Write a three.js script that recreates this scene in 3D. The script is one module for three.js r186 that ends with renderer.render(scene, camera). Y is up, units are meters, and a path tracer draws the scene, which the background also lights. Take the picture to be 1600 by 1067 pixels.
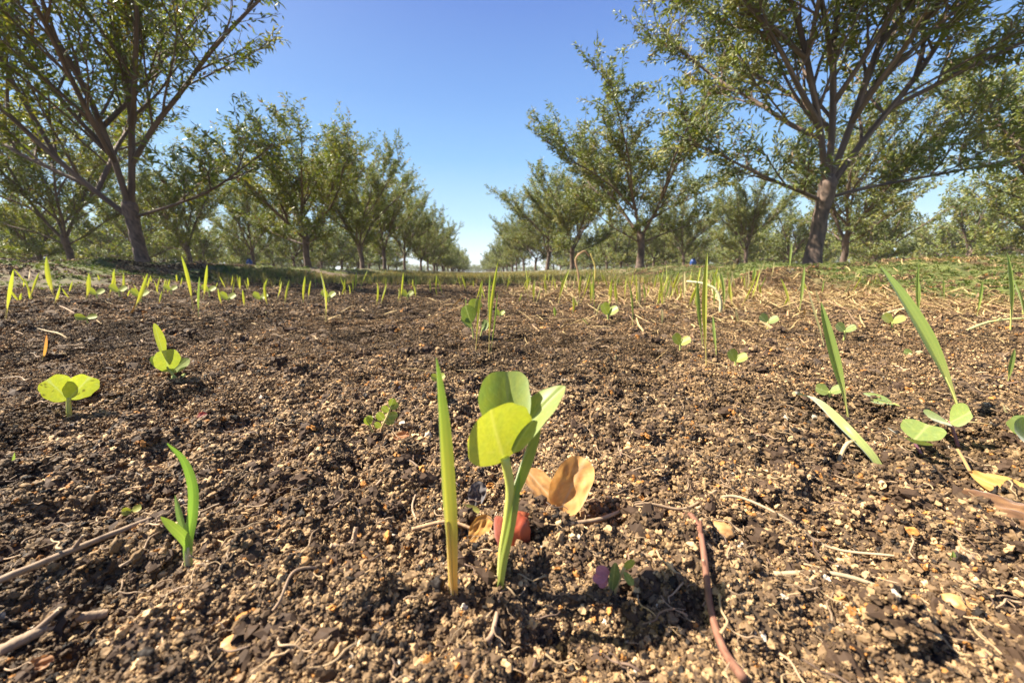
import * as THREE from 'three';
import { mergeGeometries, mergeVertices } from 'three/addons/utils/BufferGeometryUtils.js';
import { createNoise2D, createNoise3D } from 'simplex-noise';

// ---------------------------------------------------------------- camera, sky, sun, exposure
const scene = new THREE.Scene();
const camera = new THREE.PerspectiveCamera(83.3, 1600 / 1067, 0.01, 1200);
camera.position.set(0, 0.10, 0);
camera.rotation.set(THREE.MathUtils.degToRad(-10.25), THREE.MathUtils.degToRad(-5.34), 0, 'YXZ');
camera.focus = 0.24;
camera.userData.fStop = 16;

const renderer = new THREE.WebGLRenderer({ antialias: true });
renderer.setSize(1024, 682);
renderer.toneMapping = THREE.LinearToneMapping;
renderer.toneMappingExposure = 3.45;
renderer.shadowMap.enabled = true;

const SUN_AZ = THREE.MathUtils.degToRad(66), SUN_EL = THREE.MathUtils.degToRad(48);   // azimuth: to the left of the lane's direction
const sunDir = new THREE.Vector3(-Math.sin(SUN_AZ) * Math.cos(SUN_EL), Math.sin(SUN_EL), -Math.cos(SUN_AZ) * Math.cos(SUN_EL));
{
  const W = 1024, H = 512, data = new Float32Array(W * H * 4);
  // clear sky by elevation in degrees: linear colours
  const SKY = .40, stops = [[-90, .30, .30, .28], [-2, .62, .66, .67], [0, .82, .88, .89], [3, .66, .80, .88], [7, .45, .67, .85], [15, .255, .47, .77], [22, .185, .35, .69], [31, .132, .24, .575], [50, .10, .18, .47], [90, .075, .135, .39]];
  for (let r = 0; r < H; r++) {
    const up = ((r + .5) / H - .5) * Math.PI, deg = up * 180 / Math.PI;
    let k = 0; while (k < stops.length - 2 && deg > stops[k + 1][0]) k++;
    const a = stops[k], b = stops[k + 1], t = THREE.MathUtils.clamp((deg - a[0]) / (b[0] - a[0]), 0, 1);
    for (let c = 0; c < W; c++) {
      const ro = ((c + .5) / W - .5) * 2 * Math.PI, x = Math.cos(ro) * Math.cos(up), y = Math.sin(up), z = Math.sin(ro) * Math.cos(up);
      const cs = x * sunDir.x + y * sunDir.y + z * sunDir.z, glow = .35 * Math.exp((cs - 1) * 9) + .9 * Math.exp((cs - 1) * 60);
      const o = (r * W + c) * 4;
      data[o] = SKY * (a[1] + (b[1] - a[1]) * t + glow); data[o + 1] = SKY * (a[2] + (b[2] - a[2]) * t + glow * .97); data[o + 2] = SKY * (a[3] + (b[3] - a[3]) * t + glow * .9); data[o + 3] = 1;
    }
  }
  const t = new THREE.DataTexture(data, W, H, THREE.RGBAFormat, THREE.FloatType);
  t.mapping = THREE.EquirectangularReflectionMapping; t.magFilter = THREE.LinearFilter; t.minFilter = THREE.LinearFilter; t.needsUpdate = true;
  scene.background = t; scene.environment = t;
}
const sun = new THREE.DirectionalLight(new THREE.Color(1, .92, .77), 5);
sun.position.copy(sunDir).multiplyScalar(60); sun.target.position.set(0, 0, -6);
sun.castShadow = true; sun.shadow.radius = 1; sun.shadow.mapSize.set(4096, 4096);
Object.assign(sun.shadow.camera, { left: -40, right: 40, top: 40, bottom: -40, near: 1, far: 200 });
scene.add(sun, sun.target);

// ---------------------------------------------------------------- helpers
const V = (x, y, z) => new THREE.Vector3(x, y, z), PI = Math.PI, { clamp, lerp, smoothstep } = THREE.MathUtils;
function rngOf(seed) { let s = seed | 0; return () => { s = (s + 0x6d2b79f5) | 0; let t = Math.imul(s ^ (s >>> 15), 1 | s); t = (t + Math.imul(t ^ (t >>> 7), 61 | t)) ^ t; return ((t ^ (t >>> 14)) >>> 0) / 4294967296; }; }
const n2 = createNoise2D(rngOf(11)), n3 = createNoise3D(rngOf(12)), n2b = createNoise2D(rngOf(13));
const names = new Map();
function numbered(n) { const k = names.get(n) ?? 0; names.set(n, k + 1); return k ? n + '_' + String(k).padStart(3, '0') : n; }
function tag(o, label, category, group, kind) {
  o.userData = {}; if (label) o.userData.label = label; if (category) o.userData.category = category;
  if (group) o.userData.group = group; if (kind) o.userData.kind = kind; return o;
}
function shade(o) { o.traverse((c) => { if (c.isMesh) { c.castShadow = true; c.receiveShadow = true; } }); return o; }
function top(name, label, category, group, kind) { const g = new THREE.Group(); g.name = numbered(name); scene.add(g); return tag(g, label, category, group, kind); }
function part(parent, name, geo, mat) { const m = new THREE.Mesh(geo, mat); m.name = name; m.castShadow = m.receiveShadow = true; parent.add(m); return m; }
function geom(pos, idx, col, uv) {
  const g = new THREE.BufferGeometry();
  g.setAttribute('position', new THREE.Float32BufferAttribute(pos, 3));
  if (col) g.setAttribute('color', new THREE.Float32BufferAttribute(col, 3));
  if (uv) g.setAttribute('uv', new THREE.Float32BufferAttribute(uv, 2));
  g.setIndex(idx); g.computeVertexNormals(); return g;
}
const mixc = (a, b, t) => [a[0] + (b[0] - a[0]) * t, a[1] + (b[1] - a[1]) * t, a[2] + (b[2] - a[2]) * t];
// a tapering tube through points, radius and colour by t
function tube(pts, rad, col, seg = 12, sides = 7, wob = 0) {
  const curve = new THREE.CatmullRomCurve3(pts), fr = curve.computeFrenetFrames(seg, false), pos = [], c = [], idx = [];
  for (let i = 0; i <= seg; i++) {
    const t = i / seg, p = curve.getPointAt(t), R = rad(t);
    for (let j = 0; j < sides; j++) {
      const a = j / sides * 2 * PI, w = R * (1 + wob * (n3(Math.cos(a) * 1.3, t * seg * .16 + R * 90, Math.sin(a) * 1.3) + .6 * n3(Math.cos(a) * 3.4, t * seg * .3 + 7 + R * 90, Math.sin(a) * 3.4)));
      const q = p.clone().addScaledVector(fr.normals[i], Math.cos(a) * w).addScaledVector(fr.binormals[i], Math.sin(a) * w);
      pos.push(q.x, q.y, q.z); c.push(...col(t, a));
    }
  }
  for (let i = 0; i < seg; i++) for (let j = 0; j < sides; j++) { const a = i * sides + j, b = i * sides + (j + 1) % sides; idx.push(a, b, a + sides, b, b + sides, a + sides); }
  const cap = (i, flip) => { const p = curve.getPointAt(i / seg), k = pos.length / 3; pos.push(p.x, p.y, p.z); c.push(...col(i / seg, 0)); for (let j = 0; j < sides; j++) { const a = i * sides + j, b = i * sides + (j + 1) % sides; flip ? idx.push(k, b, a) : idx.push(k, a, b); } };
  cap(0, true); cap(seg, false);
  return geom(pos, idx, c);
}
// a broad leaf blade: outline from its base along axis, ringed about its middle, cupped and bent
function leafShape({ pos, axis, normal, L, W, notch = 0, neck = .55, pw = 1, cup = 0, bend = 0, wave = 0, curl = 0, groove = .02, col, vein = null, seed = 1, rings = 7, N = 40, speck = 0 }) {
  const A = V(...axis).normalize(), Nn = V(...normal), S = V().crossVectors(A, Nn).normalize(), M = V().crossVectors(S, A).normalize(), P0 = V(...pos), P = [], C = [], I = [];
  const push = (x, y) => {
    const xr = x / W, yr = y / L;
    let z = cup * W * xr * xr + bend * L * yr * yr - groove * W * Math.exp(-Math.pow(xr / .12, 2)) + wave * W * n2(xr * 1.6 + seed * 7.3, yr * 2.2 + seed);
    let px = x; if (curl) { const k = curl / W; px = Math.sin(x * k) / k; z += (1 - Math.cos(x * k)) / k; }
    const q = P0.clone().addScaledVector(A, y).addScaledVector(S, px).addScaledVector(M, z);
    P.push(q.x, q.y, q.z);
    let c = col(xr, yr, n2(x / W * 3 + seed, y / L * 3 + seed * 2)); { const m = 1 + .10 * n2(xr * 9 + seed, yr * 9) + .07 * n2b(xr * 22, yr * 22 + seed); c = [c[0] * m, c[1] * m, c[2] * m]; }
    if (vein) { const side = Math.abs(Math.sin((yr * 1.2 - Math.abs(xr) * .45) * 16)); c = mixc(c, vein, .75 * Math.exp(-Math.pow(xr / .05, 2)) + .4 * Math.max(0, 1 - side / .22)); }
    if (speck && n2b(x / W * 7 + seed * 3, y / L * 7) > 1 - speck) c = mixc(c, [.05, .03, .01], .85);
    C.push(...c);
  };
  push(0, L * .55);
  for (let r = 1; r <= rings; r++) for (let j = 0; j < N; j++) {
    const th = j / N * 2 * PI, d = Math.abs(th - PI), b0 = Math.min(th, 2 * PI - th), s = Math.sin(th);
    const ox = W * Math.sign(s) * Math.pow(Math.abs(s), pw) * (1 - neck * Math.exp(-Math.pow(b0 / .95, 2))) * (1 + .012 * Math.sin(th * 9 + seed) + .05 * n2(Math.cos(th) * 1.4 + seed * 3, Math.sin(th) * 1.4));
    const oy = L * (.5 - .5 * Math.cos(th)) - notch * L * Math.exp(-Math.pow(d / .38, 2));
    const rho = r / rings; push(ox * rho, L * .55 + (oy - L * .55) * rho);
  }
  for (let j = 0; j < N; j++) I.push(0, 1 + j, 1 + (j + 1) % N);
  for (let r = 0; r < rings - 1; r++) for (let j = 0; j < N; j++) { const a = 1 + r * N + j, b = 1 + r * N + (j + 1) % N; I.push(a, a + N, b, b, a + N, b + N); }
  return geom(P, I, C);
}
// a grass blade: a gutter-folded ribbon along points
function bladeShape(pts, width, col, { seg = 18, fold = .35, face = V(0, 0, 1), twist = 0, base = .35, peak = .5, tip = .08, from = .04 } = {}) {
  const curve = new THREE.CatmullRomCurve3(pts), P = [], C = [], I = [], K = 9;
  for (let i = 0; i <= seg; i++) {
    const t = i / seg, p = curve.getPointAt(t), T = curve.getTangentAt(t), f = face.clone().applyAxisAngle(T, twist * t), S = V().crossVectors(T, f).normalize(), M = V().crossVectors(S, T);
    const w = width * .5 * (t < peak ? lerp(base, 1, smoothstep(t, from, peak)) : lerp(tip, 1, Math.pow(Math.max(0, 1 - Math.pow((t - peak) / (1 - peak), 2.6)), .9)));
    const fo = fold * lerp(2.2, 1, smoothstep(t, 0, .5));
    for (let j = 0; j < K; j++) {
      const v = (j / (K - 1)) * 2 - 1, q = p.clone().addScaledVector(S, v * w).addScaledVector(M, Math.abs(v) ** 1.4 * w * fo);
      P.push(q.x, q.y, q.z); let c = col(t, v); C.push(...mixc(c, [c[0] * 1.35, c[1] * 1.22, c[2] * 1.3], j === 4 ? .9 : j % 2 ? 0 : .6));
    }
  }
  for (let i = 0; i < seg; i++) for (let j = 0; j < K - 1; j++) { const a = i * K + j; I.push(a, a + 1, a + K, a + 1, a + K + 1, a + K); }
  return geom(P, I, C);
}
const phys = (o) => new THREE.MeshPhysicalMaterial({ side: THREE.DoubleSide, vertexColors: true, ...o });
const M = {
  soil: new THREE.MeshStandardMaterial({ vertexColors: true, roughness: .95 }),
  crumb: new THREE.MeshPhysicalMaterial({ roughness: .7, specularIntensity: .45, color: 0xffffff }),
  crumbV: new THREE.MeshPhysicalMaterial({ roughness: .75, specularIntensity: .4, vertexColors: true }),
  sprout: phys({ roughness: .92, transmission: .52, thickness: 0, clearcoat: .35, clearcoatRoughness: .35 }),
  stem: phys({ roughness: .6, transmission: 0, clearcoat: .2, clearcoatRoughness: .4 }),
  dead: phys({ roughness: .9, transmission: .42, thickness: 0 }),
  straw: phys({ roughness: .7 }),
  strawI: new THREE.MeshStandardMaterial({ roughness: .7, side: THREE.DoubleSide }),
  bladeI: phys({ roughness: .9, transmission: .4, thickness: 0, vertexColors: false }),
  twig: new THREE.MeshStandardMaterial({ roughness: .8, vertexColors: true }),
  bark: new THREE.MeshStandardMaterial({ roughness: .88, vertexColors: true }),
  treeLeaf: phys({ roughness: .92, transmission: .42, thickness: 0, clearcoat: .25, clearcoatRoughness: .25 }),
  stone: new THREE.MeshStandardMaterial({ roughness: .6, vertexColors: true }),
  bluePlastic: new THREE.MeshStandardMaterial({ roughness: .45, color: new THREE.Color(.02, .06, .22) }),
  darkPlastic: new THREE.MeshStandardMaterial({ roughness: .5, color: new THREE.Color(.02, .02, .03) }),
};
// ---------------------------------------------------------------- the ground: a lane between tree berms
const HOLLOWS = [[-.117, -.119, .020, -.009], [-.113, -.090, .016, -.008], [.066, -.086, .014, -.007], [.024, -.100, .012, -.005], [.30, -.33, .05, -.010], [-.35, -.42, .06, -.010], [.20, -.42, .05, -.008], [.113, -.075, .016, .010], [-.03, -.093, .016, .004], [.16, -.19, .03, .006], [-.06, -.20, .025, -.005]];
const laneX = (x) => Math.abs(((x + 3.4) % 6.8 + 6.8) % 6.8 - 3.4);
// spots where a plant's foot keeps the level of the bed: [x, z, radius]
const LEVEL = [[.006, -.1085, .014], [-.009, -.105, .012], [-.274, -.2703, .03], [-.2472, -.3383, .03], [-.0997, -.1247, .016], [-.0625, -.2322, .02], [.0409, -.1015, .012], [.2039, -.1596, .02], [.2386, -.1694, .02], [.2738, -.181, .02], [.251, -.223, .02], [.321, -.21, .02], [.0353, -.1386, .016], [.0115, -.1226, .012], [-.483, -.463, .03], [.239, -.1429, .015]];
function height(x, z, micro = true) {
  let h = rawHeight(x, z, micro);
  if (x * x + z * z < .6) for (const L of LEVEL) { const q = ((x - L[0]) ** 2 + (z - L[1]) ** 2) / (L[2] * L[2]); if (q < 6) h -= (L[3] ??= rawHeight(L[0], L[1], false)) * Math.exp(-q * q * .5); }
  return h;
}
function rawHeight(x, z, micro) {
  const r = Math.hypot(x, z), m = laneX(x), edge = 1.5 + .15 * n2(z * .8, x > 0 ? 3 : 9);
  let h = .155 * smoothstep(m, edge, edge + 1.35) * (1 + .10 * n2(x * .9, z * .5 + 40));
  const onBerm = smoothstep(m, 1.6, 2.4);
  h += .030 * onBerm * n2(x * 1.1 + 7, z * 1.3) + .016 * onBerm * n2(x * 4, z * 4.6);
  h += .009 * smoothstep(r, .4, 1.2) * n2(x * 1.7, z * 1.7) + .0060 * n2(x * 7, z * 7 + 5) + .0042 * (.4 - Math.abs(n2(x * 11 + 8, z * 11)));
  if (r < 3) for (const [hx, hz, s, d] of HOLLOWS) { const q = ((x - hx) ** 2 + (z - hz) ** 2) / (s * s); if (q < 8) h += d * Math.exp(-q); }
  if (x > 1.1 && x < 2.2 && z < -1.2 && z > -2.6) h += .07 * Math.exp(-(((x - 1.62) / .22) ** 2 + ((z + 1.95) / .28) ** 2)) * (1 + .5 * n2(x * 9, z * 9));
  h += .0058 * n2(x * 24, z * 24) + .0034 * n2b(x * 48, z * 48);
  if (micro && r < 6) h += .0016 * Math.abs(n2(x * 70, z * 70)) + .0011 * n2(x * 160, z * 160) * (1 - smoothstep(r, .8, 2)) + .0035 * smoothstep(r, .6, 1.6) * (Math.abs(n2(x * 17 + 3, z * 17)) - .3);
  return h;
}
const mossAt = (x, z) => { const m = laneX(x); return (x > 0 ? lerp(1, .45, smoothstep(-z, 3.4, 6)) : .8) * smoothstep(m, x > 0 ? 1.5 : 1.75, x > 0 ? 1.85 : 2.15) * smoothstep(n2(x * 1.3 + 20, z * .9) + .5 * n2(x * 5, z * 5 + 9) + (x > 0 ? .95 : .3), -.05, .55); };
const dryAt = (x, z) => smoothstep(-z, 2.6, 4.2) * (1 - smoothstep(laneX(x), 1.7, 2.4)) * smoothstep(n2(x * .8, z * .35 + 60) + .4 * n2(x * 4, z * 2), -.5, .5);
{
  const radii = [0.025]; while (radii[radii.length - 1] < 2.6) radii.push(radii[radii.length - 1] * 1.0062);
  while (radii[radii.length - 1] < 7) radii.push(radii[radii.length - 1] * 1.02);
  while (radii[radii.length - 1] < 900) radii.push(radii[radii.length - 1] * 1.09);
  const ang = [], half = 66 * PI / 180, mid = -5.34 * -PI / 180;   // angle 0 = straight ahead, positive to the right
  for (let i = 0; i <= 360; i++) ang.push(mid - half + 2 * half * i / 360);
  for (let i = 1; i < 50; i++) ang.push(mid + half + (2 * PI - 2 * half) * i / 50);
  const A = ang.length, pos = [], col = [], idx = [];
  const put = (x, z) => {
    const r = Math.hypot(x, z);
    pos.push(x, height(x, z), z);
    const k = n2(x * 9, z * 9) * .5 + .5, k2 = n2(x * 60, z * 60) * .5 + .5, k3 = n2b(x * 1.1, z * 1.1) * .5 + .5;
    let c = mixc([.045, .028, .016], [.13, .082, .045], .45 * k + .35 * k2 + .2 * k3);
    const litter = smoothstep(x + .25 * n2(x * 2, z * 2), .35, 1.3) * smoothstep(-z, .45, 1.0); c = mixc(c, [.25, .17, .09], .5 * litter * k2);
    c = mixc(c, mixc([.06, .072, .014], [.10, .125, .018], k2), mossAt(x, z) * .9);
    c = mixc(c, mixc([.19, .135, .055], [.12, .11, .035], k), dryAt(x, z) * .8);
    if (r > 8) c = mixc(c, [.11, .092, .042], smoothstep(r, 8, 20) * .6);
    col.push(...c);
  };
  put(0, 0);
  for (const r of radii) for (const a of ang) put(Math.sin(a) * r, -Math.cos(a) * r);
  for (let j = 0; j < A; j++) idx.push(0, 1 + (j + 1) % A, 1 + j);
  for (let i = 0; i < radii.length - 1; i++) for (let j = 0; j < A; j++) { const a = 1 + i * A + j, b = 1 + i * A + (j + 1) % A; idx.push(a, b, a + A, b, b + A, a + A); }
  const m = new THREE.Mesh(geom(pos, idx, col), M.soil); m.name = 'ground'; m.receiveShadow = m.castShadow = true; scene.add(m);
  tag(m, 'dark brown crumbly orchard soil with berms under the tree rows', 'soil', null, 'structure');
}
// loose crumbs of soil on it
const SOILS = [[[.088, .054, .029], .33], [[.175, .110, .056], .30], [[.305, .195, .096], .18], [[.48, .320, .160], .06], [[.018, .013, .010], .11], [[.36, .16, .042], .017], [[.50, .43, .33], .003]];
function soilColour(rng) { let t = rng(); for (const [c, w] of SOILS) { if ((t -= w) <= 0) { const k = .75 + .5 * rng(); return [c[0] * k, c[1] * k, c[2] * k]; } } return SOILS[0][0]; }
function crumbShape(seed, detail, rough = .35, angular = false) {
  const ico = new THREE.IcosahedronGeometry(1, detail).deleteAttribute('uv').deleteAttribute('normal'), g = angular ? ico : mergeVertices(ico), p = g.attributes.position, rng = rngOf(seed), sx = .8 + .5 * rng(), sy = .6 + .3 * rng(), sz = .8 + .4 * rng();
  for (let i = 0; i < p.count; i++) {
    const v = V().fromBufferAttribute(p, i), k = 1 + rough * n3(v.x * 1.1 + seed * 9, v.y * 1.1, v.z * 1.1) + rough * .7 * n3(v.x * 2.4, v.y * 2.4 + seed * 5, v.z * 2.4) + (detail > 1 ? rough * .45 * n3(v.x * 5.5, v.y * 5.5 + seed * 5, v.z * 5.5) : 0);
    p.setXYZ(i, v.x * k * sx, v.y * k * sy, v.z * k * sz);
  }
  g.computeVertexNormals(); return g;
}
// a clod: crumbs stuck together round a core
function clodShape(seed, n = 70, size = .115) {
  const r2 = rngOf(seed), parts = [], put = (geo, col) => { geo.setAttribute('color', new THREE.Float32BufferAttribute(Array.from({ length: geo.attributes.position.count }, () => col).flat(), 3)); parts.push(geo); };
  const sx = .8 + .5 * r2(), sy = .6 + .25 * r2(), core = crumbShape(seed, 2, .3, true).scale(.78 * sx, .78 * sy, .78); put(core, [.055, .033, .020]);
  for (let i = 0; i < n; i++) {
    const u = r2() * 2 - 1, a = r2() * 6.28, w = Math.sqrt(1 - u * u), s = size * Math.exp(.55 * (r2() + r2() + r2() - 1.5) * 1.6), k = .72 + .16 * r2();
    put(crumbShape(1 + i % 7, 1, .55, true).rotateX(r2() * 6).rotateY(r2() * 6).scale(s, s, s).translate(w * Math.cos(a) * k * sx, u * k * sy, w * Math.sin(a) * k), soilColour(r2));
  }
  return mergeGeometries(parts);
}
function clods(g, rng) {
  const c = new THREE.Color(), m4 = new THREE.Matrix4(), q = new THREE.Quaternion();
  for (let k = 0; k < 6; k++) {
    const N = 1300, im = new THREE.InstancedMesh(clodShape(300 + k), M.crumbV, N); im.name = 'clod'; im.castShadow = im.receiveShadow = true;
    for (let i = 0; i < N; i++) {
      const t = rng(), r = t < .4 ? Math.sqrt(lerp(.07 ** 2, .5 ** 2, rng())) : Math.sqrt(lerp(.2, 2.6 ** 2, rng())), a = (rng() * 2 - 1) * FRONT + .093, x = Math.sin(a) * r, z = -Math.cos(a) * r;
      const s = (t < .4 ? .0018 + .0045 * rng() ** 2.2 : .004 + .010 * rng() ** 2.2), b = .8 + .5 * rng(); q.setFromEuler(new THREE.Euler(rng() * .6, rng() * 6.28, rng() * .6));
      im.setMatrixAt(i, m4.compose(V(x, height(x, z, false) + s * .25, z), q, V(s, s, s))); im.setColorAt(i, c.setRGB(b, b, b));
    }
    g.add(im);
  }
}
// damp soil is darker: blotches with ragged edges
const damp = (x, z) => lerp(.62, 1.08, smoothstep(n2b(x * 3.1 + 4, z * 3.1) + .45 * n2b(x * 11, z * 11 + 8) + .2 * n2(x * 40, z * 40), -.55, .25));
const FRONT = 64 * PI / 180;
{
  const g = top('soil_crumbs', 'loose light and dark crumbs of soil covering the lane', 'soil', null, 'stuff');
  const rng = rngOf(77), variants = [], q = new THREE.Quaternion(), e = new THREE.Euler(), m4 = new THREE.Matrix4(), c = new THREE.Color();
  // single crumbs close by
  const NV = 7, NEAR = 330000, lists = Array.from({ length: NV }, () => []);
  for (let i = 0; i < NEAR; i++) {
    const r = Math.sqrt(lerp(.05 ** 2, .46 ** 2, Math.pow(rng(), 1.25))), a = (rng() * 2 - 1) * FRONT + .093, x = Math.sin(a) * r, z = -Math.cos(a) * r;
    let s = .00041 * Math.exp(.62 * (rng() + rng() + rng() - 1.5) * 1.6) * (1 + 1.1 * smoothstep(r, .1, .45)); if (rng() < .02) s *= 1.8; s = Math.min(s, .0019);
    lists[i % NV].push([x, height(x, z) + s * (.1 + 1.1 * rng() * rng()), z, s, rng() * 6.28, rng() * 6.28, rng() * 6.28, soilColour(rng).map((v) => v * damp(x, z))]);
  }
  lists.forEach((L, k) => {
    const im = new THREE.InstancedMesh(crumbShape(k + 1, k % 3 ? 1 : 2, .55, k % 3 > 0), M.crumb, L.length); im.name = 'crumb'; im.castShadow = im.receiveShadow = true;
    L.forEach(([x, y, z, s, a, b, d, col], i) => { im.setMatrixAt(i, m4.compose(V(x, y, z), q.setFromEuler(e.set(a, b, d)), V(s, s, s))); im.setColorAt(i, c.setRGB(...col)); });
    g.add(im);
  });
  // patches of many crumbs further off
  for (let k = 0; k < 12; k++) {
    const parts = [], r2 = rngOf(500 + k), n = 150;
    for (let i = 0; i < n; i++) {
      const s = Math.min(.07, .031 * Math.exp(.7 * (r2() + r2() + r2() - 1.5) * 1.5)), a = r2() * 6.28, rr = Math.sqrt(r2());
      const cg = crumbShape(1 + i % 9 + k, 1, .55, true).rotateX(r2() * 6).rotateY(r2() * 6).scale(s, s, s).translate(Math.cos(a) * rr, s * (.1 + .5 * r2()), Math.sin(a) * rr), col = soilColour(r2);
      cg.setAttribute('color', new THREE.Float32BufferAttribute(Array.from({ length: cg.attributes.position.count }, () => col).flat(), 3)); parts.push(cg);
    }
    variants.push(mergeGeometries(parts));
  }
  const L2 = variants.map(() => []), nrm = V(0, 1, 0);
  const spread = (count, r0, r1, size) => {
    for (let i = 0; i < count; i++) {
      const r = Math.sqrt(lerp(r0 * r0, r1 * r1, rng())), a = (rng() * 2 - 1) * FRONT + .093, x = Math.sin(a) * r, z = -Math.cos(a) * r, s = size * (.7 + .7 * rng());
      if (r > 1 && mossAt(x, z) > .12 && rng() < .93) continue;
      const hx = height(x + s, z, false) - height(x - s, z, false), hz = height(x, z + s, false) - height(x, z - s, false);
      const up = V(-hx / (2 * s), 1, -hz / (2 * s)).normalize(), qq = new THREE.Quaternion().setFromUnitVectors(nrm, up).multiply(new THREE.Quaternion().setFromAxisAngle(nrm, rng() * 6.28));
      L2[Math.floor(rng() * 12)].push([V(x, height(x, z, false) + s * .01, z), qq, s, damp(x, z) * (.82 + .36 * rng())]);
    }
  };
  spread(17000, .34, 1.0, .0145); spread(22000, .9, 2.7, .030); spread(7000, 2.4, 6, .075);
  clods(g, rng);
  L2.forEach((L, k) => {
    const im = new THREE.InstancedMesh(variants[k], M.crumbV, L.length); im.name = 'crumb_patch'; im.castShadow = im.receiveShadow = true;
    L.forEach(([p, qq, s, t], i) => { im.setMatrixAt(i, m4.compose(p, qq, V(s, s, s))); im.setColorAt(i, c.setRGB(t, t, t)); });
    g.add(im);
  });
}
{ // rootlets and chaff among the crumbs
  const g = top('root_fibres', 'fine pale root fibres and chaff scattered over the soil', 'root fibres', null, 'stuff'), rng = rngOf(901), q = new THREE.Quaternion(), m4 = new THREE.Matrix4(), c = new THREE.Color();
  for (let k = 0; k < 8; k++) {
    const pts = []; let a = 0, x = -.5, z = 0; for (let i = 0; i < 6; i++) { pts.push(V(x, .05 * Math.sin(i * 1.7 + k) + .06 * rng(), z)); a += (rng() - .5) * 1.5; x += .2 * Math.cos(a); z += .2 * Math.sin(a); }
    const N = 1000, im = new THREE.InstancedMesh(tube(pts, (t) => .036 * (1 - .5 * t), () => [1, 1, 1], 10, 4).deleteAttribute('color'), M.strawI, N); im.name = 'fibre'; im.castShadow = im.receiveShadow = true;
    for (let i = 0; i < N; i++) {
      const near = rng() < .55, r = near ? Math.sqrt(lerp(.06 ** 2, .5 ** 2, rng())) : Math.sqrt(lerp(.25, 2.4 ** 2, rng())), an = (rng() * 2 - 1) * FRONT + .093, X = Math.sin(an) * r, Z = -Math.cos(an) * r, s = (near ? .004 + .011 * rng() * rng() : .008 + .02 * rng()) ;
      q.setFromEuler(new THREE.Euler((rng() - .5) * .5, rng() * 6.28, (rng() - .5) * .6));
      im.setMatrixAt(i, m4.compose(V(X, height(X, Z) + .0015 + .002 * rng(), Z), q, V(s, s, s)));
      const k2 = .6 + .7 * rng(), t = rng(); im.setColorAt(i, t < .5 ? c.setRGB(.30 * k2, .20 * k2, .115 * k2) : t < .8 ? c.setRGB(.34 * k2, .23 * k2, .12 * k2) : c.setRGB(.14 * k2, .085 * k2, .055 * k2));
    }
    g.add(im);
  }
}
{ // straw and dry grass litter towards the right-hand berm
  const g = top('straw_litter', 'golden straw and dry grass litter before the mossy berm', 'straw', null, 'stuff'), rng = rngOf(333), q = new THREE.Quaternion(), m4 = new THREE.Matrix4(), c = new THREE.Color();
  for (let k = 0; k < 6; k++) {
    const b = (rng() - .5) * .5, geo = bladeShape([V(-.5, 0, 0), V(-.1, .06 * rng(), b * .4), V(.2, .08 * rng(), b), V(.5, .02, b * 1.6)], .05, () => [1, 1, 1], { seg: 7, face: V(0, 1, 0), base: .6, peak: .4, tip: .3 }).deleteAttribute('color');
    const L = [];
    while (L.length < 3800) {
      const r = Math.sqrt(lerp(.3 ** 2, 3.4 ** 2, rng())), a = (rng() * 2 - 1) * FRONT + .093, x = Math.sin(a) * r, z = -Math.cos(a) * r;
      const d = smoothstep(x + .3 * n2(x * 2, z * 2), .05, .9) * smoothstep(-z, .28, .8) * (.35 + .65 * smoothstep(n2(x * 3 + 50, z * 3), -.3, .5)) * (1 + 1.2 * smoothstep(-z, .8, 1.1)) * .6 + .015;
      if (rng() > d * (1 - .85 * mossAt(x, z))) { continue; } L.push([x, z]);
    }
    const im = new THREE.InstancedMesh(geo, M.strawI, L.length); im.name = 'straw'; im.castShadow = im.receiveShadow = true;
    L.forEach(([x, z], i) => {
      const s = (.022 + .085 * rng() * rng()) * lerp(.6, 1, smoothstep(-z, .4, 1)); q.setFromEuler(new THREE.Euler((rng() - .5) * .5, rng() * 6.28, (rng() - .5) * .7 * (rng() < .2 ? 2 : 1)));
      im.setMatrixAt(i, m4.compose(V(x, height(x, z, false) + .006 + .006 * rng(), z), q, V(s, s, s * (.7 + .6 * rng()))));
      const t = .65 + .6 * rng(); rng() < .75 ? im.setColorAt(i, c.setRGB(.42 * t, .295 * t, .125 * t)) : im.setColorAt(i, c.setRGB(.30 * t, .18 * t, .09 * t));
    });
    g.add(im);
  }
}
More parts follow.
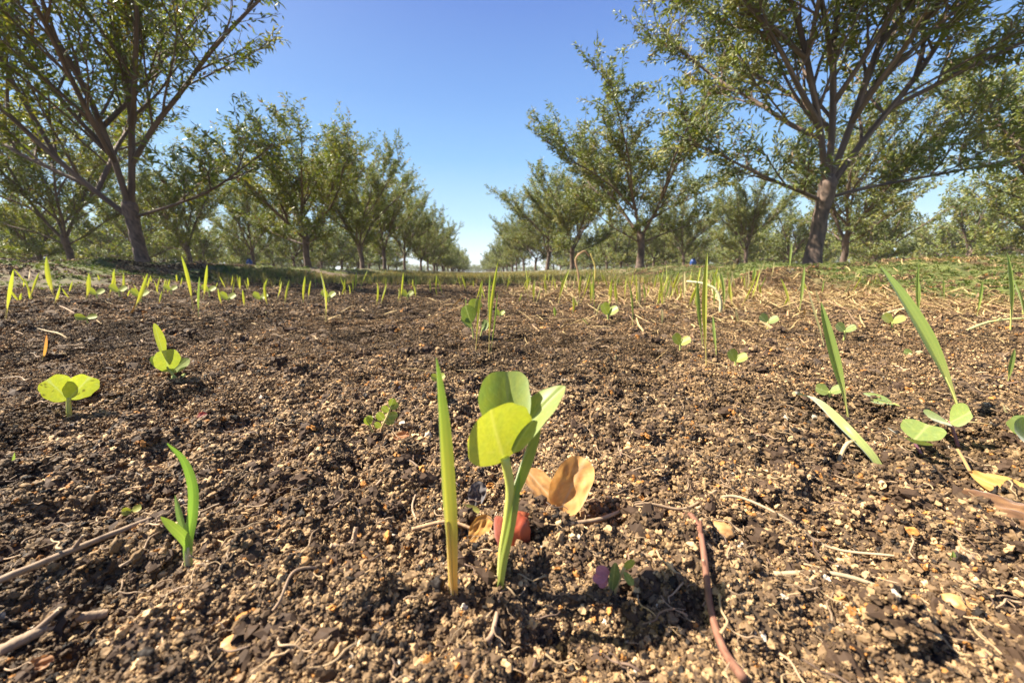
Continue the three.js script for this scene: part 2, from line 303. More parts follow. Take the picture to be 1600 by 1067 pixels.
{ // short moss and grass on the berms, dry grass down the lane
  const rng = rngOf(4040), q = new THREE.Quaternion(), m4 = new THREE.Matrix4(), c = new THREE.Color();
  const tuft = (n, h, w, sd) => { const r = rngOf(sd), L = []; for (let i = 0; i < n; i++) { const a = r() * 6.28, lean = .3 + .6 * r(), d = .35 * r(), hh = h * (.5 + .6 * r()); L.push(bladeShape([V(Math.cos(a) * d, -.1, Math.sin(a) * d), V(Math.cos(a) * (d + lean * .3), hh * .55, Math.sin(a) * (d + lean * .3)), V(Math.cos(a) * (d + lean), hh, Math.sin(a) * (d + lean))], w, () => [1, 1, 1], { seg: 4, face: V(-Math.sin(a), 0, Math.cos(a)).cross(V(0, 1, 0)), base: .8, peak: .3 }).deleteAttribute('color')); } return mergeGeometries(L); };
  const g = top('berm_moss', 'short bright green moss and grass over the berms', 'moss', null, 'stuff');
  for (let k = 0; k < 3; k++) {
    const L = []; let guard = 0;
    while (L.length < 16000 && guard++ < 400000) {
      const near = rng() < .75, r = near ? Math.sqrt(lerp(1.6 ** 2, 7 ** 2, rng())) : Math.sqrt(lerp(36, 24 ** 2, rng())), a = (rng() * 2 - 1) * FRONT + .093, x = Math.sin(a) * r, z = -Math.cos(a) * r;
      if (Math.abs(x) > 10) continue;
      if (rng() < mossAt(x, z)) L.push([x, z, near]);
    }
    const im = new THREE.InstancedMesh(tuft(9, .9, .22, 60 + k), M.bladeI, L.length); im.name = 'moss_tuft'; im.castShadow = im.receiveShadow = true;
    L.forEach(([x, z, near], i) => { const s = (near ? .014 : .03) * (.6 + .8 * rng()); q.setFromEuler(new THREE.Euler(0, rng() * 6.28, 0)); im.setMatrixAt(i, m4.compose(V(x, height(x, z, false), z), q, V(s, s * .8, s))); const t = (.7 + .6 * rng()) * (x > 0 && z > -4.2 ? 1.15 : 1), y = rng(); im.setColorAt(i, c.setRGB(lerp(.065, .15, y) * t, lerp(.115, .155, y) * t, .014 * t)); });
    g.add(im);
  }
  const d = top('dry_grass', 'low yellow dry grass across the lane beyond the soil', 'dry grass', null, 'stuff');
  for (let k = 0; k < 3; k++) {
    const L = []; let guard = 0;
    while (L.length < 6500 && guard++ < 400000) {
      const r = 2.6 * Math.pow(14, rng()), a = (rng() * 2 - 1) * .75 + .093, x = Math.sin(a) * r, z = -Math.cos(a) * r;
      if (Math.abs(x) > 12) continue;
      if (rng() < dryAt(x, z)) L.push([x, z, r]);
    }
    const im = new THREE.InstancedMesh(tuft(10, 2.2, .12, 90 + k), M.bladeI, L.length); im.name = 'grass_tuft'; im.castShadow = im.receiveShadow = true;
    L.forEach(([x, z, r], i) => { const s = (.022 + .012 * Math.min(1, r / 14)) * (.5 + .9 * rng()); q.setFromEuler(new THREE.Euler(0, rng() * 6.28, 0)); im.setMatrixAt(i, m4.compose(V(x, height(x, z, false), z), q, V(s, s, s))); const t = .7 + .6 * rng(), y = rng(); im.setColorAt(i, c.setRGB(lerp(.36, .17, y) * t, lerp(.26, .19, y) * t, lerp(.08, .035, y) * t)); });
    d.add(im);
  }
}
// ---------------------------------------------------------------- almond trees
const BARK = [.060, .043, .034], BARK2 = [.24, .158, .116];
function growTree(seed, { H = 4.1, trunkH = .9, trunkR = .135, limbs, spread = 1, leaves = 9000, leafLen = .078, leafWide = .021, twigs = 7, sides = 7, lean = 0, low = 2, twigGeo = true }) {
  const rng = rngOf(seed), R = (a, b) => a + (b - a) * rng();
  const limbGeos = [], spots = [];   // spots: twigs that carry leaves
  const path = (p, d, len, n, tropism, wander) => { const pts = [p.clone()], dd = d.clone(); for (let i = 0; i < n; i++) { dd.add(V((rng() - .5) * wander, tropism / n + (rng() - .5) * wander * .5, (rng() - .5) * wander)).normalize(); pts.push(pts[i].clone().addScaledVector(dd, len / n)); } return pts; };
  const trunkTop = V(lean * trunkH, trunkH, (rng() - .5) * .1), ph = rng() * 6;
  const barkTone = (k) => (u, a) => mixc(BARK, BARK2, clamp(k + .35 * n3(Math.cos(a) * 2.2 + ph, u * 9, Math.sin(a) * 2.2) + .35 * n3(Math.cos(a) * 7, u * 30 + ph, Math.sin(a) * 7), 0, 1));
  const trunk = tube([V(0, -.2, 0), V(lean * .15 * trunkH, trunkH * .2, 0), V(lean * .55 * trunkH, trunkH * .6, 0), trunkTop, trunkTop.clone().add(V(0, .12, 0))],
    (t) => trunkR * (1.28 - .38 * smoothstep(t, .1, .45) + .12 * smoothstep(t, .7, .92) - .4 * smoothstep(t, .93, 1)), barkTone(.4), sides > 6 ? 44 : 18, sides > 6 ? 22 : 10, .11);
  const dirOf = (az, inc) => V(Math.cos(az) * Math.sin(inc), Math.cos(inc), Math.sin(az) * Math.sin(inc));
  const list = limbs ? [...limbs] : [];
  if (!limbs) {   // three or four main limbs, each forking again, and low side limbs
    const n = 3 + (rng() < .6 ? 1 : 0), a0 = R(0, 360);
    for (let i = 0; i < n; i++) list.push([a0 + i / n * 360 + R(-25, 25), R(18, 40), R(.66, .86), R(.86, 1), R(0, .3)]);
    for (let i = 0; i < n; i++) { list.push([a0 + i / n * 360 + R(25, 60), R(30, 58), R(.45, .66), 0, R(.05, .4), i, R(.10, .26)]); list.push([a0 + i / n * 360 - R(25, 60), R(24, 50), R(.42, .6), 0, R(.05, .4), i, R(.2, .36)]); }
    for (let i = 0; i < low; i++) list.push([i / low * 360 + R(-30, 30), R(62, 84), R(.36, .52), .8, R(0, .25)]);
  }
  const curves = [];
  for (const [az, inc, lf, sh, trop, parent, at] of list) {
    const from = parent === undefined ? null : curves[parent], L = H * lf, d0 = dirOf(az * PI / 180, inc * PI / 180), geos = [];
    const p0 = from ? from.cv.getPointAt(at) : trunkTop.clone().multiplyScalar(sh), r0 = from ? Math.min(from.r * Math.pow(1 - at, .8) * .8, trunkR * .36) : trunkR * R(.32, .42) * (lf > .5 ? 1 : .45);
    const pts = path(p0, d0, L, 7, trop, .30), cv = new THREE.CatmullRomCurve3(pts); curves.push({ cv, r: r0 });
    geos.push(tube(pts, (t) => r0 * Math.pow(1 - t, .8) + .005, barkTone(.4), twigGeo ? 16 : 8, sides, .09));
    const nb = Math.round(R(11, 14) * (lf > .5 ? 1 : .65));
    for (let i = 0; i < nb; i++) {
      const t = .12 + .85 * Math.pow((i + rng() * .8) / nb, 1.15), p = cv.getPointAt(Math.min(.98, t)), T = cv.getTangentAt(Math.min(.98, t));
      const side = V(rng() - .5, rng() * .25, rng() - .5).normalize(), d = T.clone().multiplyScalar(.75).addScaledVector(side, R(.5, .95)).normalize();
      const bl = L * R(.24, .40) * (1.08 - .45 * t), rb = Math.max(.006, r0 * Math.pow(1 - t, .8) * R(.4, .6)), bp = path(p, d, bl, 5, R(.1, .5), .34), bc = new THREE.CatmullRomCurve3(bp);
      geos.push(tube(bp, (s) => rb * (1 - s) + .0035, () => mixc(BARK, BARK2, .4), twigGeo ? 7 : 4, twigGeo ? Math.max(4, sides - 2) : 3));
      for (let k = 0; k < twigs; k++) {
        const s = .12 + .86 * (k + rng()) / twigs, q = bc.getPointAt(Math.min(.99, s)), TT = bc.getTangentAt(Math.min(.99, s)), td = TT.clone().multiplyScalar(.7).add(V(R(-.8, .8), R(-.35, .75), R(-.8, .8))).normalize();
        const tl = R(.22, .50) * (H / 4), tp = path(q, td, tl, 3, R(-.15, .35), .4);
        if (twigGeo) geos.push(tube(tp, (w) => .0042 * (1 - .6 * w), () => mixc(BARK, BARK2, .4), 3, 3));
        spots.push([tp, tl]);
      }
      spots.push([bp.slice(2), bl * .6]);
    }
    spots.push([pts.slice(5), L * .3]);
    limbGeos.push(mergeGeometries(geos));
  }
  // leaves along the twigs
  const total = spots.reduce((a, s) => a + s[1], 0), pos = [], col = [], idx = [];
  for (const [tp, tl] of spots) {
    const cv = new THREE.CatmullRomCurve3(tp), n = Math.round(leaves * tl / total * R(.5, 1.5)), tone = rng(), yel = rng();
    for (let i = 0; i < n; i++) {
      const t = Math.pow(rng(), .8), p = cv.getPoint(t), T = cv.getTangent(t), d = T.clone().multiplyScalar(.6).add(V(R(-1, 1), R(-1.15, .55), R(-1, 1))).normalize();
      const len = leafLen * R(.6, 1.25), w = leafWide * R(.7, 1.2), S = V(R(-1, 1), R(-1, 1), R(-1, 1)).cross(d).normalize(), N = V().crossVectors(d, S);
      p.addScaledVector(d, .012);
      const mid = p.clone().addScaledVector(d, len * .48), tip = p.clone().addScaledVector(d, len).addScaledVector(N, -len * .12), b = pos.length / 3;
      const l = mid.clone().addScaledVector(S, w * .5).addScaledVector(N, w * .16), r = mid.clone().addScaledVector(S, -w * .5).addScaledVector(N, w * .16);
      pos.push(p.x, p.y, p.z, l.x, l.y, l.z, tip.x, tip.y, tip.z, r.x, r.y, r.z); idx.push(b, b + 2, b + 1, b, b + 3, b + 2);
      const u = rng(); let c = mixc([.082, .112, .009], [.195, .230, .015], clamp(.5 * tone + .6 * u, 0, 1)); if (yel > .82 || u > .95) c = mixc(c, [.34, .29, .035], .6); if (u < .03) c = [.20, .11, .04];
      for (let k = 0; k < 4; k++) col.push(...c);
    }
  }
  return { trunk, limbGeos, crown: geom(pos, idx, col) };
}
function makeTree(parts) {
  const g = new THREE.Group();
  part(g, 'trunk', parts.trunk, M.bark);
  for (const l of parts.limbGeos) part(g, 'limb', l, M.bark);
  part(g, 'crown', parts.crown, M.treeLeaf);
  return g;
}
function plantTree(src, x, z, turn, scale, label, group) {
  const t = src.clone(); t.name = numbered('almond_tree'); t.position.set(x, height(x, z, false) - .02, z); t.rotation.set(.05 * Math.sin(x * 7 + z * 3), turn, .05 * Math.sin(x * 5 - z * 4)); t.scale.set(scale * (1 + .06 * Math.sin(z * 9)), scale, scale * (1 + .06 * Math.cos(z * 7)));
  tag(t, label, 'tree', group); scene.add(t); return t;
}
const heroLeft = makeTree(growTree(21, { H: 4.1, trunkH: .56, trunkR: .062, lean: -.03, leaves: 27000, sides: 8, limbs: [[176, 42, .86, .86, .15], [100, 12, .90, 1, .1], [5, 20, .92, 1, .05],
  [178, 62, .62, 0, .2, 0, .12], [200, 22, .66, 0, .1, 0, .2], [190, 30, .62, 0, .1, 1, .14], [80, 40, .6, 0, .2, 1, .12], [350, 38, .78, 0, .05, 2, .12], [20, 50, .66, 0, .1, 2, .2], [330, 14, .6, 0, .05, 2, .3], [5, 78, .42, .9, .25], [260, 42, .62, 0, .2, 0, .1], [290, 40, .6, 0, .2, 1, .2]] }));
const heroRight = makeTree(growTree(34, { H: 4.7, trunkH: .80, trunkR: .072, lean: .06, leaves: 50000, sides: 8, twigs: 8, limbs: [[182, 18, .85, .97, .1], [190, 5, .9, 1, .05], [8, 20, .9, 1, .0], [355, 40, .86, .96, .05],
  [186, 44, .58, 0, .15, 0, .16], [130, 38, .56, 0, .2, 0, .3], [172, 34, .62, 0, .1, 1, .24], [60, 34, .58, 0, .2, 1, .18], [15, 44, .70, 0, .1, 2, .18], [345, 30, .6, 0, .05, 2, .3], [10, 64, .58, 0, .15, 3, .22], [330, 32, .6, 0, .1, 3, .3], [270, 44, .62, 0, .2, 1, .12], [240, 48, .58, 0, .2, 0, .12], [90, 48, .5, 0, .2, 2, .14], [182, 70, .36, .84, -.12], [4, 76, .46, .88, .1], [184, 54, .40, 0, .1, 0, .3]] }));
const mids = [51, 52, 53, 54].map((s) => makeTree(growTree(s, { H: 3.9 + (s % 2) * .3, trunkH: .8, trunkR: .075, leaves: 29000, leafLen: .085, leafWide: .026, sides: 6, twigs: 6, lean: (s - 52.5) * .05 })));
const fars = [71, 72, 73].map((s) => makeTree(growTree(s, { H: 4.0, trunkH: .7, trunkR: .10, leaves: 9000, leafLen: .13, leafWide: .054, sides: 4, twigs: 3, low: 5, twigGeo: false })));
const faint = [81, 82].map((s) => makeTree(growTree(s, { H: 4.0, trunkH: .7, trunkR: .10, leaves: 3600, leafLen: .19, leafWide: .085, sides: 4, twigs: 2, low: 6, twigGeo: false })));
{
  const ord = ['nearest', 'second', 'third', 'fourth', 'fifth', 'sixth', 'seventh', 'eighth', 'ninth', 'tenth', 'eleventh', 'twelfth', 'thirteenth', 'fourteenth'], rng = rngOf(808);
  const row = (sx, zs, side) => zs.forEach((z, i) => {
    const near = i < 7, src = i === 0 ? (sx < 0 ? heroLeft : heroRight) : near ? mids[(i + (sx > 0 ? 1 : 0)) % 4] : i < 14 ? fars[i % 3] : faint[i % 2];
    const label = i === 0 ? (sx < 0 ? 'big almond tree with dark forked trunk at the head of the left row' : 'big almond tree with pale sunlit limbs on the mossy berm')
      : i < 14 ? `almond tree, ${ord[i]} from the viewer in the row ${side} of the open lane` : `far almond tree closing the end of the row ${side} of the lane`;
    const o = plantTree(src, sx + (i ? (rng() - .5) * .3 : 0), z, i ? rng() * 6.28 : 0, i ? (i === 1 && sx < 0 ? .78 : i === 1 ? .86 : .84 + .18 * rng()) : 1, label, i < 14 ? `almond trees ${side} of the lane` : `far almond trees ${side} of the lane`);
    if (sx > 0 && i > 0 && i < 5) { o.scale.x *= 1.18; o.scale.z *= 1.18; }   // broad crowns that meet
  });
  const zl = [-4.36, -8.14, -11.8, -15.3, -19.4, -24.1], zr = [-3.67, -8.06, -13.0, -18.0, -22.9];
  while (zl[zl.length - 1] > -120) zl.push(zl[zl.length - 1] - 4.1);
  while (zr[zr.length - 1] > -120) zr.push(zr[zr.length - 1] - 4.6);
  row(-3.4, zl, 'left'); row(3.4, zr, 'right');
  // rows beyond
  const back = (sx, z0, dz, n, side, words) => { let seen = 0; for (let i = 0; i < n; i++) {
    const z = z0 - dz * i; if (Math.abs(sx) / -z > 1.9) continue;
    const near = Math.abs(sx) < 12 && i < 5, lab = `almond tree, ${ord[seen++]} in view of the ${words} row ${side} of the lane`;
    plantTree(near ? mids[(i * 3 + 1) % 4] : Math.hypot(sx, z) < 36 ? fars[(i + Math.round(Math.abs(sx))) % 3] : faint[i % 2], sx + (rng() - .5) * .4, z + (rng() - .5) * .4, rng() * 6.28, .86 + .24 * rng(), lab, `almond trees in the ${words} row ${side} of the lane`);
  } };
  back(-10.2, -6.9, 4.05, 12, 'left', 'second'); back(10.2, -6.0, 4.05, 12, 'right', 'second');
  for (const [k, n] of [[2, 12], [3, 12], [4, 12], [5, 12], [6, 12], [7, 10]]) { back(-3.4 - 6.8 * k, -9 - k * 1.7, 4.6, n, 'left', ord[k]); back(3.4 + 6.8 * k, -7 - k * 1.7, 4.6, n, 'right', ord[k]); }
}
{ // more orchard closing the horizon
  const rng = rngOf(616), N = 170, im = new THREE.InstancedMesh(faint[0].children[faint[0].children.length - 1].geometry, M.treeLeaf, N), m4 = new THREE.Matrix4(), q = new THREE.Quaternion();
  im.name = numbered('far_orchard'); im.castShadow = im.receiveShadow = true; scene.add(im); tag(im, 'faint far orchard trees merging along the horizon', 'treeline', null, 'stuff');
  for (let i = 0; i < N; i++) { const x = -190 + 380 * (i + rng()) / N, z = -170 - 60 * rng(), s = .85 + .5 * rng(); q.setFromAxisAngle(V(0, 1, 0), rng() * 6.28); im.setMatrixAt(i, m4.compose(V(x, -.5 * s, z), q, V(s * 1.3, s, s * 1.3))); }
}
{ // blue canisters far off by the trunks
  const canister = (x, z, lab, s) => { const o = top('blue_canister', lab, 'canister', 'blue canisters by the far trunks'); o.position.set(x, height(x, z, false) - .01, z); o.scale.setScalar(s);
    part(o, 'body', new THREE.LatheGeometry([[0, 0], [.12, 0], [.135, .03], [.135, .2], [.125, .22], [.135, .24], [.135, .44], [.1, .52], [.05, .56], [0, .56]].map(([a, b]) => new THREE.Vector2(a, b)), 16), M.bluePlastic);
    part(o, 'cap', new THREE.CylinderGeometry(.05, .055, .05, 12).translate(0, .58, 0), M.darkPlastic);
    part(o, 'handle', tube([V(-.09, .5, 0), V(-.06, .64, 0), V(.06, .64, 0), V(.09, .5, 0)], () => .012, () => [1, 1, 1], 10, 6), M.darkPlastic); };
  canister(10.0, -17.2, 'slim dark blue canister standing under the trees right of the lane', 1);
  canister(-10.0, -18.4, 'slim dark blue canister standing under the trees left of the lane', .9);
}
// ---------------------------------------------------------------- grass sprouts: [x, z, tip offset x, y, z, width, hue], metres
const HUE = { y: [[.50, .38, .12], [.42, .44, .030], [.36, .44, .035]], g: [[.42, .39, .11], [.27, .37, .045], [.23, .35, .05]], p: [[.50, .42, .20], [.44, .42, .14], [.50, .44, .22]], o: [[.50, .36, .08], [.56, .30, .05], [.50, .22, .06]], m: [[.62, .40, .09], [.36, .38, .04], [.17, .30, .035]] };
const SPROUTS = [
  [-0.961,-0.872, 0.0175,0.1094,-0.0193, 0.0105,'y'],
  [-1.253,-1.276, -0.0010,0.1409,0.0010, 0.0173,'y'],
  [-1.194,-1.293, 0.0153,0.0964,-0.0141, 0.0157,'y'],
  [-1.332,-1.525, 0.0247,0.1163,-0.0216, 0.0116,'y'],
  [-1.646,-1.939, -0.0018,0.0927,0.0015, 0.0177,'y'],
  [-1.372,-1.634, 0.0125,0.1004,-0.0105, 0.0124,'y'],
  [-0.880,-1.068, 0.0320,0.1033,-0.0264, 0.0131,'y'],
  [-1.892,-1.807, 0.0061,0.0502,-0.0063, 0.0080,'y'],
  [-1.914,-2.168, -0.0016,0.0515,0.0014, 0.0131,'y'],
  [-0.658,-0.961, -0.0063,0.1302,0.0043, 0.0120,'y'],
  [-0.923,-1.393, 0.0222,0.1318,-0.0147, 0.0151,'y'],
  [-0.564,-0.835, 0.0086,0.0914,-0.0058, 0.0078,'g'],
  [-1.416,-1.897, 0.0095,0.0803,-0.0071, 0.0116,'y'],
  [-1.363,-1.843, 0.0141,0.0752,-0.0104, 0.0113,'y'],
  [-1.826,-2.560, 0.0018,0.0695,-0.0013, 0.0157,'y'],
  [-1.069,-1.866, 0.0052,0.0804,-0.0030, 0.0146,'y'],
  [-0.632,-1.115, -0.0000,0.0557,0.0000, 0.0088,'y'],
  [-1.286,-2.326, 0.0011,0.0716,-0.0006, 0.0145,'y'],
  [-0.568,-1.110, -0.0016,0.0729,0.0008, 0.0123,'y'],
  [-0.527,-1.232, 0.0107,0.0965,-0.0046, 0.0118,'y'],
  [-0.607,-1.459, 0.0134,0.0754,-0.0056, 0.0093,'y'],
  [-0.274,-0.724, -0.0016,0.0968,0.0006, 0.0105,'y'],
  [-0.903,-2.292, -0.0069,0.1072,0.0027, 0.0109,'g'],
  [-0.514,-1.590, -0.0164,0.0830,0.0053, 0.0102,'y'],
  [-0.529,-1.628, 0.0009,0.0797,-0.0003, 0.0078,'y'],
  [-0.527,-1.672, -0.0012,0.0530,0.0004, 0.0134,'y'],
  [-0.636,-2.118, 0.0099,0.1067,-0.0030, 0.0136,'y'],
  [-0.574,-1.867, 0.0044,0.0679,-0.0014, 0.0120,'y'],
  [-0.613,-2.115, 0.0435,0.1134,-0.0126, 0.0170,'y'],
  [-0.279,-1.102, 0.0074,0.0723,-0.0019, 0.0107,'y'],
  [-0.272,-1.123, 0.0204,0.0665,-0.0049, 0.0091,'y'],
  [-0.221,-1.138, 0.0151,0.0950,-0.0029, 0.0093,'y'],
  [-0.240,-1.203, 0.0062,0.0504,-0.0012, 0.0078,'y'],
  [-0.279,-1.841, 0.0006,0.0797,-0.0001, 0.0090,'g'],
  [-0.208,-2.014, 0.0095,0.0906,-0.0010, 0.0131,'y'],
  [-0.196,-1.686, 0.0002,0.0761,-0.0000, 0.0083,'y'],
  [-0.046,-1.937, -0.0232,0.0879,0.0006, 0.0159,'y'],
  [-0.013,-2.386, -0.0029,0.0581,0.0000, 0.0118,'y'],
  [-0.002,-0.461, 0.0106,0.0927,-0.0000, 0.0063,'y'],
  [0.014,-0.439, 0.0112,0.1100,0.0004, 0.0060,'y'],
  [0.022,-0.696, 0.0033,0.0957,0.0001, 0.0082,'g'],
  [0.015,-0.439, 0.0095,0.0765,0.0003, 0.0030,'g'],
  [-0.023,-0.929, -0.0023,0.0339,0.0001, 0.0046,'g'],
  [0.341,-1.900, 0.0017,0.0940,0.0003, 0.0159,'y'],
  [0.286,-2.038, 0.0028,0.0638,0.0004, 0.0102,'g'],
  [0.524,-2.328, -0.0093,0.0809,-0.0021, 0.0117,'g'],
  [0.257,-0.933, -0.0164,0.0457,-0.0045, 0.0096,'y'],
  [0.286,-0.900, -0.0078,0.0987,-0.0025, 0.0062,'g'],
  [0.269,-0.634, -0.0089,0.0830,-0.0038, 0.0055,'g'],
  [0.515,-1.291, -0.0001,0.0852,-0.0000, 0.0089,'y'],
  [0.559,-1.230, -0.0091,0.0692,-0.0041, 0.0106,'g'],
  [0.657,-1.275, -0.0082,0.1387,-0.0042, 0.0089,'y'],
  [0.699,-1.997, -0.0284,0.0870,-0.0099, 0.0136,'y'],
  [0.202,-0.664, -0.0145,0.0157,-0.0044, 0.0057,'y'],
  [0.829,-2.217, 0.0106,0.0671,0.0040, 0.0113,'g'],
  [0.341,-0.674, -0.0020,0.0343,-0.0010, 0.0059,'p'],
  [0.243,-0.374, -0.0079,0.1230,-0.0051, 0.0081,'y'],
  [0.300,-0.474, -0.0124,0.0904,-0.0079, 0.0076,'g'],
  [0.609,-0.932, -0.0056,0.0972,-0.0036, 0.0099,'g'],
  [0.603,-0.884, -0.0114,0.0971,-0.0078, 0.0110,'g'],
  [0.293,-0.433, -0.0078,0.0544,-0.0052, 0.0055,'g'],
  [0.477,-0.654, -0.0058,0.0348,-0.0042, 0.0059,'p'],
  [1.419,-1.859, -0.0039,0.1097,-0.0030, 0.0230,'g'],
  [1.843,-2.138, -0.0019,0.2288,-0.0017, 0.0190,'g'],
  [0.765,-0.841, -0.0019,0.1133,-0.0017, 0.0106,'g'],
  [0.439,-0.436, -0.0187,0.0779,-0.0189, 0.0040,'p'],
  [0.251,-0.223, -0.0164,0.0810,-0.0185, 0.0069,'g'],
  [0.321,-0.210, -0.0303,0.1049,-0.0462, 0.0093,'g'],
  [0.764,-0.581, -0.0130,0.1184,-0.0171, 0.0077,'g'],
  [0.918,-0.716, -0.0059,0.0806,-0.0075, 0.0067,'g'],
  [1.607,-1.178, -0.0084,0.0844,-0.0115, 0.0088,'g'],
  [1.088,-0.735, -0.0020,0.0895,-0.0030, 0.0084,'g'],
  [0.838,-0.521, -0.0116,0.1278,-0.0186, 0.0111,'g'],
  [1.165,-0.706, -0.0155,0.0923,-0.0256, 0.0136,'g'],
  [0.469,-0.286, -0.0004,0.0340,-0.0006, 0.0051,'g'],
  [0.357,-0.213, -0.0020,0.0120,-0.0033, 0.0026,'p'],
  [0.156,-0.410, -0.0005,0.0118,-0.0002, 0.0029,'p'],
  [0.177,-0.348, -0.0007,0.0115,-0.0003, 0.0031,'p'],
  [-0.459,-0.879, 0.0012,0.0139,-0.0006, 0.0056,'p'],
  [-0.483,-0.463, 0.0053,0.0322,-0.0055, 0.0057,'o'],
  [-0.230,-0.198, 0.0011,0.0102,-0.0013, 0.0022,'g'],
  [-0.009,-0.105, -0.0022,0.0774,0.0002, 0.0060,'m'],
  [0.176,-0.125, -0.0001,0.0045,-0.0002, 0.0016,'p'],
  [0.160,-0.101, -0.0001,0.0056,-0.0001, 0.0020,'g'],
];
{ // withered and half-grown sprouts among the straw, too alike to tell apart
  const rng = rngOf(2024); let n = 0;
  while (n < 140) {
    const right = n < 85, x = right ? .12 + 1.75 * rng() : -1.9 + 2.3 * rng(), z = right ? -.75 - 1.7 * rng() : -1.15 - 1.5 * rng(); if (Math.abs(x) > -z * 1.25) continue;
    const hh = (right ? .025 + .075 * rng() * rng() + (z < -1.3 ? .03 : 0) : .03 + .06 * rng()), a = rng() * 6.28; SPROUTS.push([x, z, Math.cos(a) * hh * .35, hh, Math.sin(a) * hh * .35, .006 + .006 * rng(), right ? (rng() < .38 ? 'p' : rng() < .8 ? 'y' : 'g') : 'y', right ? 'straw' : 'far']); n++;
  }
}
{ // the thick band of young blades right of the lane's middle
  const rng = rngOf(515);
  for (let i = 0; i < 80; i++) { const a = .12 + .55 * Math.pow(rng(), .8), r = 1.15 * Math.pow(2.6, rng()), hh = .045 + .075 * rng(), b = rng() * 6.28; SPROUTS.push([Math.sin(a) * r, -Math.cos(a) * r, Math.cos(b) * hh * .3, hh, Math.sin(b) * hh * .3, .008 + .007 * rng(), rng() < .75 ? 'y' : 'p', 'band']); }
}
const facing = (x, z) => Math.atan2(-x, -z);
function ground(o, x, z, turn = facing(x, z), sink = .001) { o.position.set(x, height(x, z, false) - sink, z); o.rotation.y = turn; return o; }
{
  const ORD = ['first', 'second', 'third', 'fourth', 'fifth', 'sixth', 'seventh', 'eighth', 'ninth', 'tenth', 'eleventh', 'twelfth', 'thirteenth', 'fourteenth', 'fifteenth', 'sixteenth', 'seventeenth', 'eighteenth', 'nineteenth', 'twentieth', 'twenty-first', 'twenty-second', 'twenty-third', 'twenty-fourth', 'twenty-fifth', 'twenty-sixth'];
  const zoneOf = (a) => a < -.32 ? ['before the dark-trunked tree', 'sprouts before the left tree'] : a < -.075 ? ['before the left row', 'sprouts before the left row'] : a < .27 ? ['in the middle of the soil', 'sprouts in the middle'] : a < .52 ? ['before the right row', 'sprouts before the right row'] : ['before the mossy berm', 'sprouts before the mossy berm'];
  const count = {}, rng = rngOf(66);
  const special = { m: 'tall broad grass blade with yellow base beside the round-leaved seedling' };
  [...SPROUTS].sort((a, b) => Math.atan2(a[0], -a[1]) - Math.atan2(b[0], -b[1])).forEach((s) => {
    const [x, z, dx, dy, dz, w, k, minor] = s, [where, group] = zoneOf(Math.atan2(x, -z));
    const n = special[k] || minor ? 0 : (count[where] = (count[where] ?? 0) + 1), a = facing(x, z), r = dx * Math.cos(a) - dz * Math.sin(a), lean = r / dy > .16 ? ' leaning right' : r / dy < -.16 ? ' leaning left' : '';
    const size = dy > .1 ? 'tall' : dy > .05 ? 'mid-sized' : 'small', hue = { y: 'yellow-green', g: 'green', p: 'pale', o: 'orange-tinged' }[k];
    const o = top('grass_sprout', special[k] || (minor ? `little ${hue} sprout ${minor === 'straw' ? 'amid the straw litter on the right half' : minor === 'band' ? 'in the thick band before the right row' : 'standing at the far edge of the left soil'}` : 0) || `${size} ${hue} grass sprout${lean}, ${ORD[n - 1]} from left ${where}`, 'sprout', k === 'm' ? null : minor ? `little ${hue} sprouts, ${minor}` : group);
    ground(o, x, z);
    const h = height(x, z, false), H = dy - h * .3, B = V(0, 0, 0), T = V(r, H, 0), bow = (rng() - .5) * .16, bz = (rng() - .5) * .12, [c0, c1, c2] = HUE[k], near = Math.hypot(x, z) < .4, main = k === 'm';
    const j = .85 + .3 * rng(), col = (t) => { const c = t < .5 ? mixc(c0, c1, smoothstep(t, .05, .5)) : mixc(c1, c2, (t - .5) * 2); return [c[0] * j, c[1] * j, c[2] * j]; };
    const q = (t) => V(r * t + bow * H * Math.sin(PI * t) * (main ? .15 : .5), H * t, bz * H * t * t);
    const pts = [q(0).add(V(0, -.004, 0)), q(.25), q(.5), q(.75), T.clone().setZ(bz * H)];
    part(o, 'blade', bladeShape(pts, w * (main ? .84 : near ? .82 : .62), main ? col : col, { seg: near ? 30 : 16, fold: main ? .75 : .3 + .5 * rng(), base: main ? .45 : .2, from: main ? .04 : .16, peak: main ? .5 : .5 + .15 * rng(), tip: .05, face: V(main ? .55 : .5 + (rng() - .5) * (near ? .7 : 1.8), 0, 1).normalize(), twist: main ? .35 : (rng() - .5) * 1.6 }), M.sprout);
    part(o, 'sheath', tube([q(0).add(V(0, -.006, 0)), q(.12), q(.26), q(main ? .34 : .30)], (t) => w * (main ? .16 - .07 * t : .12 - .05 * t), (t) => mixc(c0, [c0[0] * .9, c0[1], c0[2]], t), 10, 7), M.stem);
  });
}
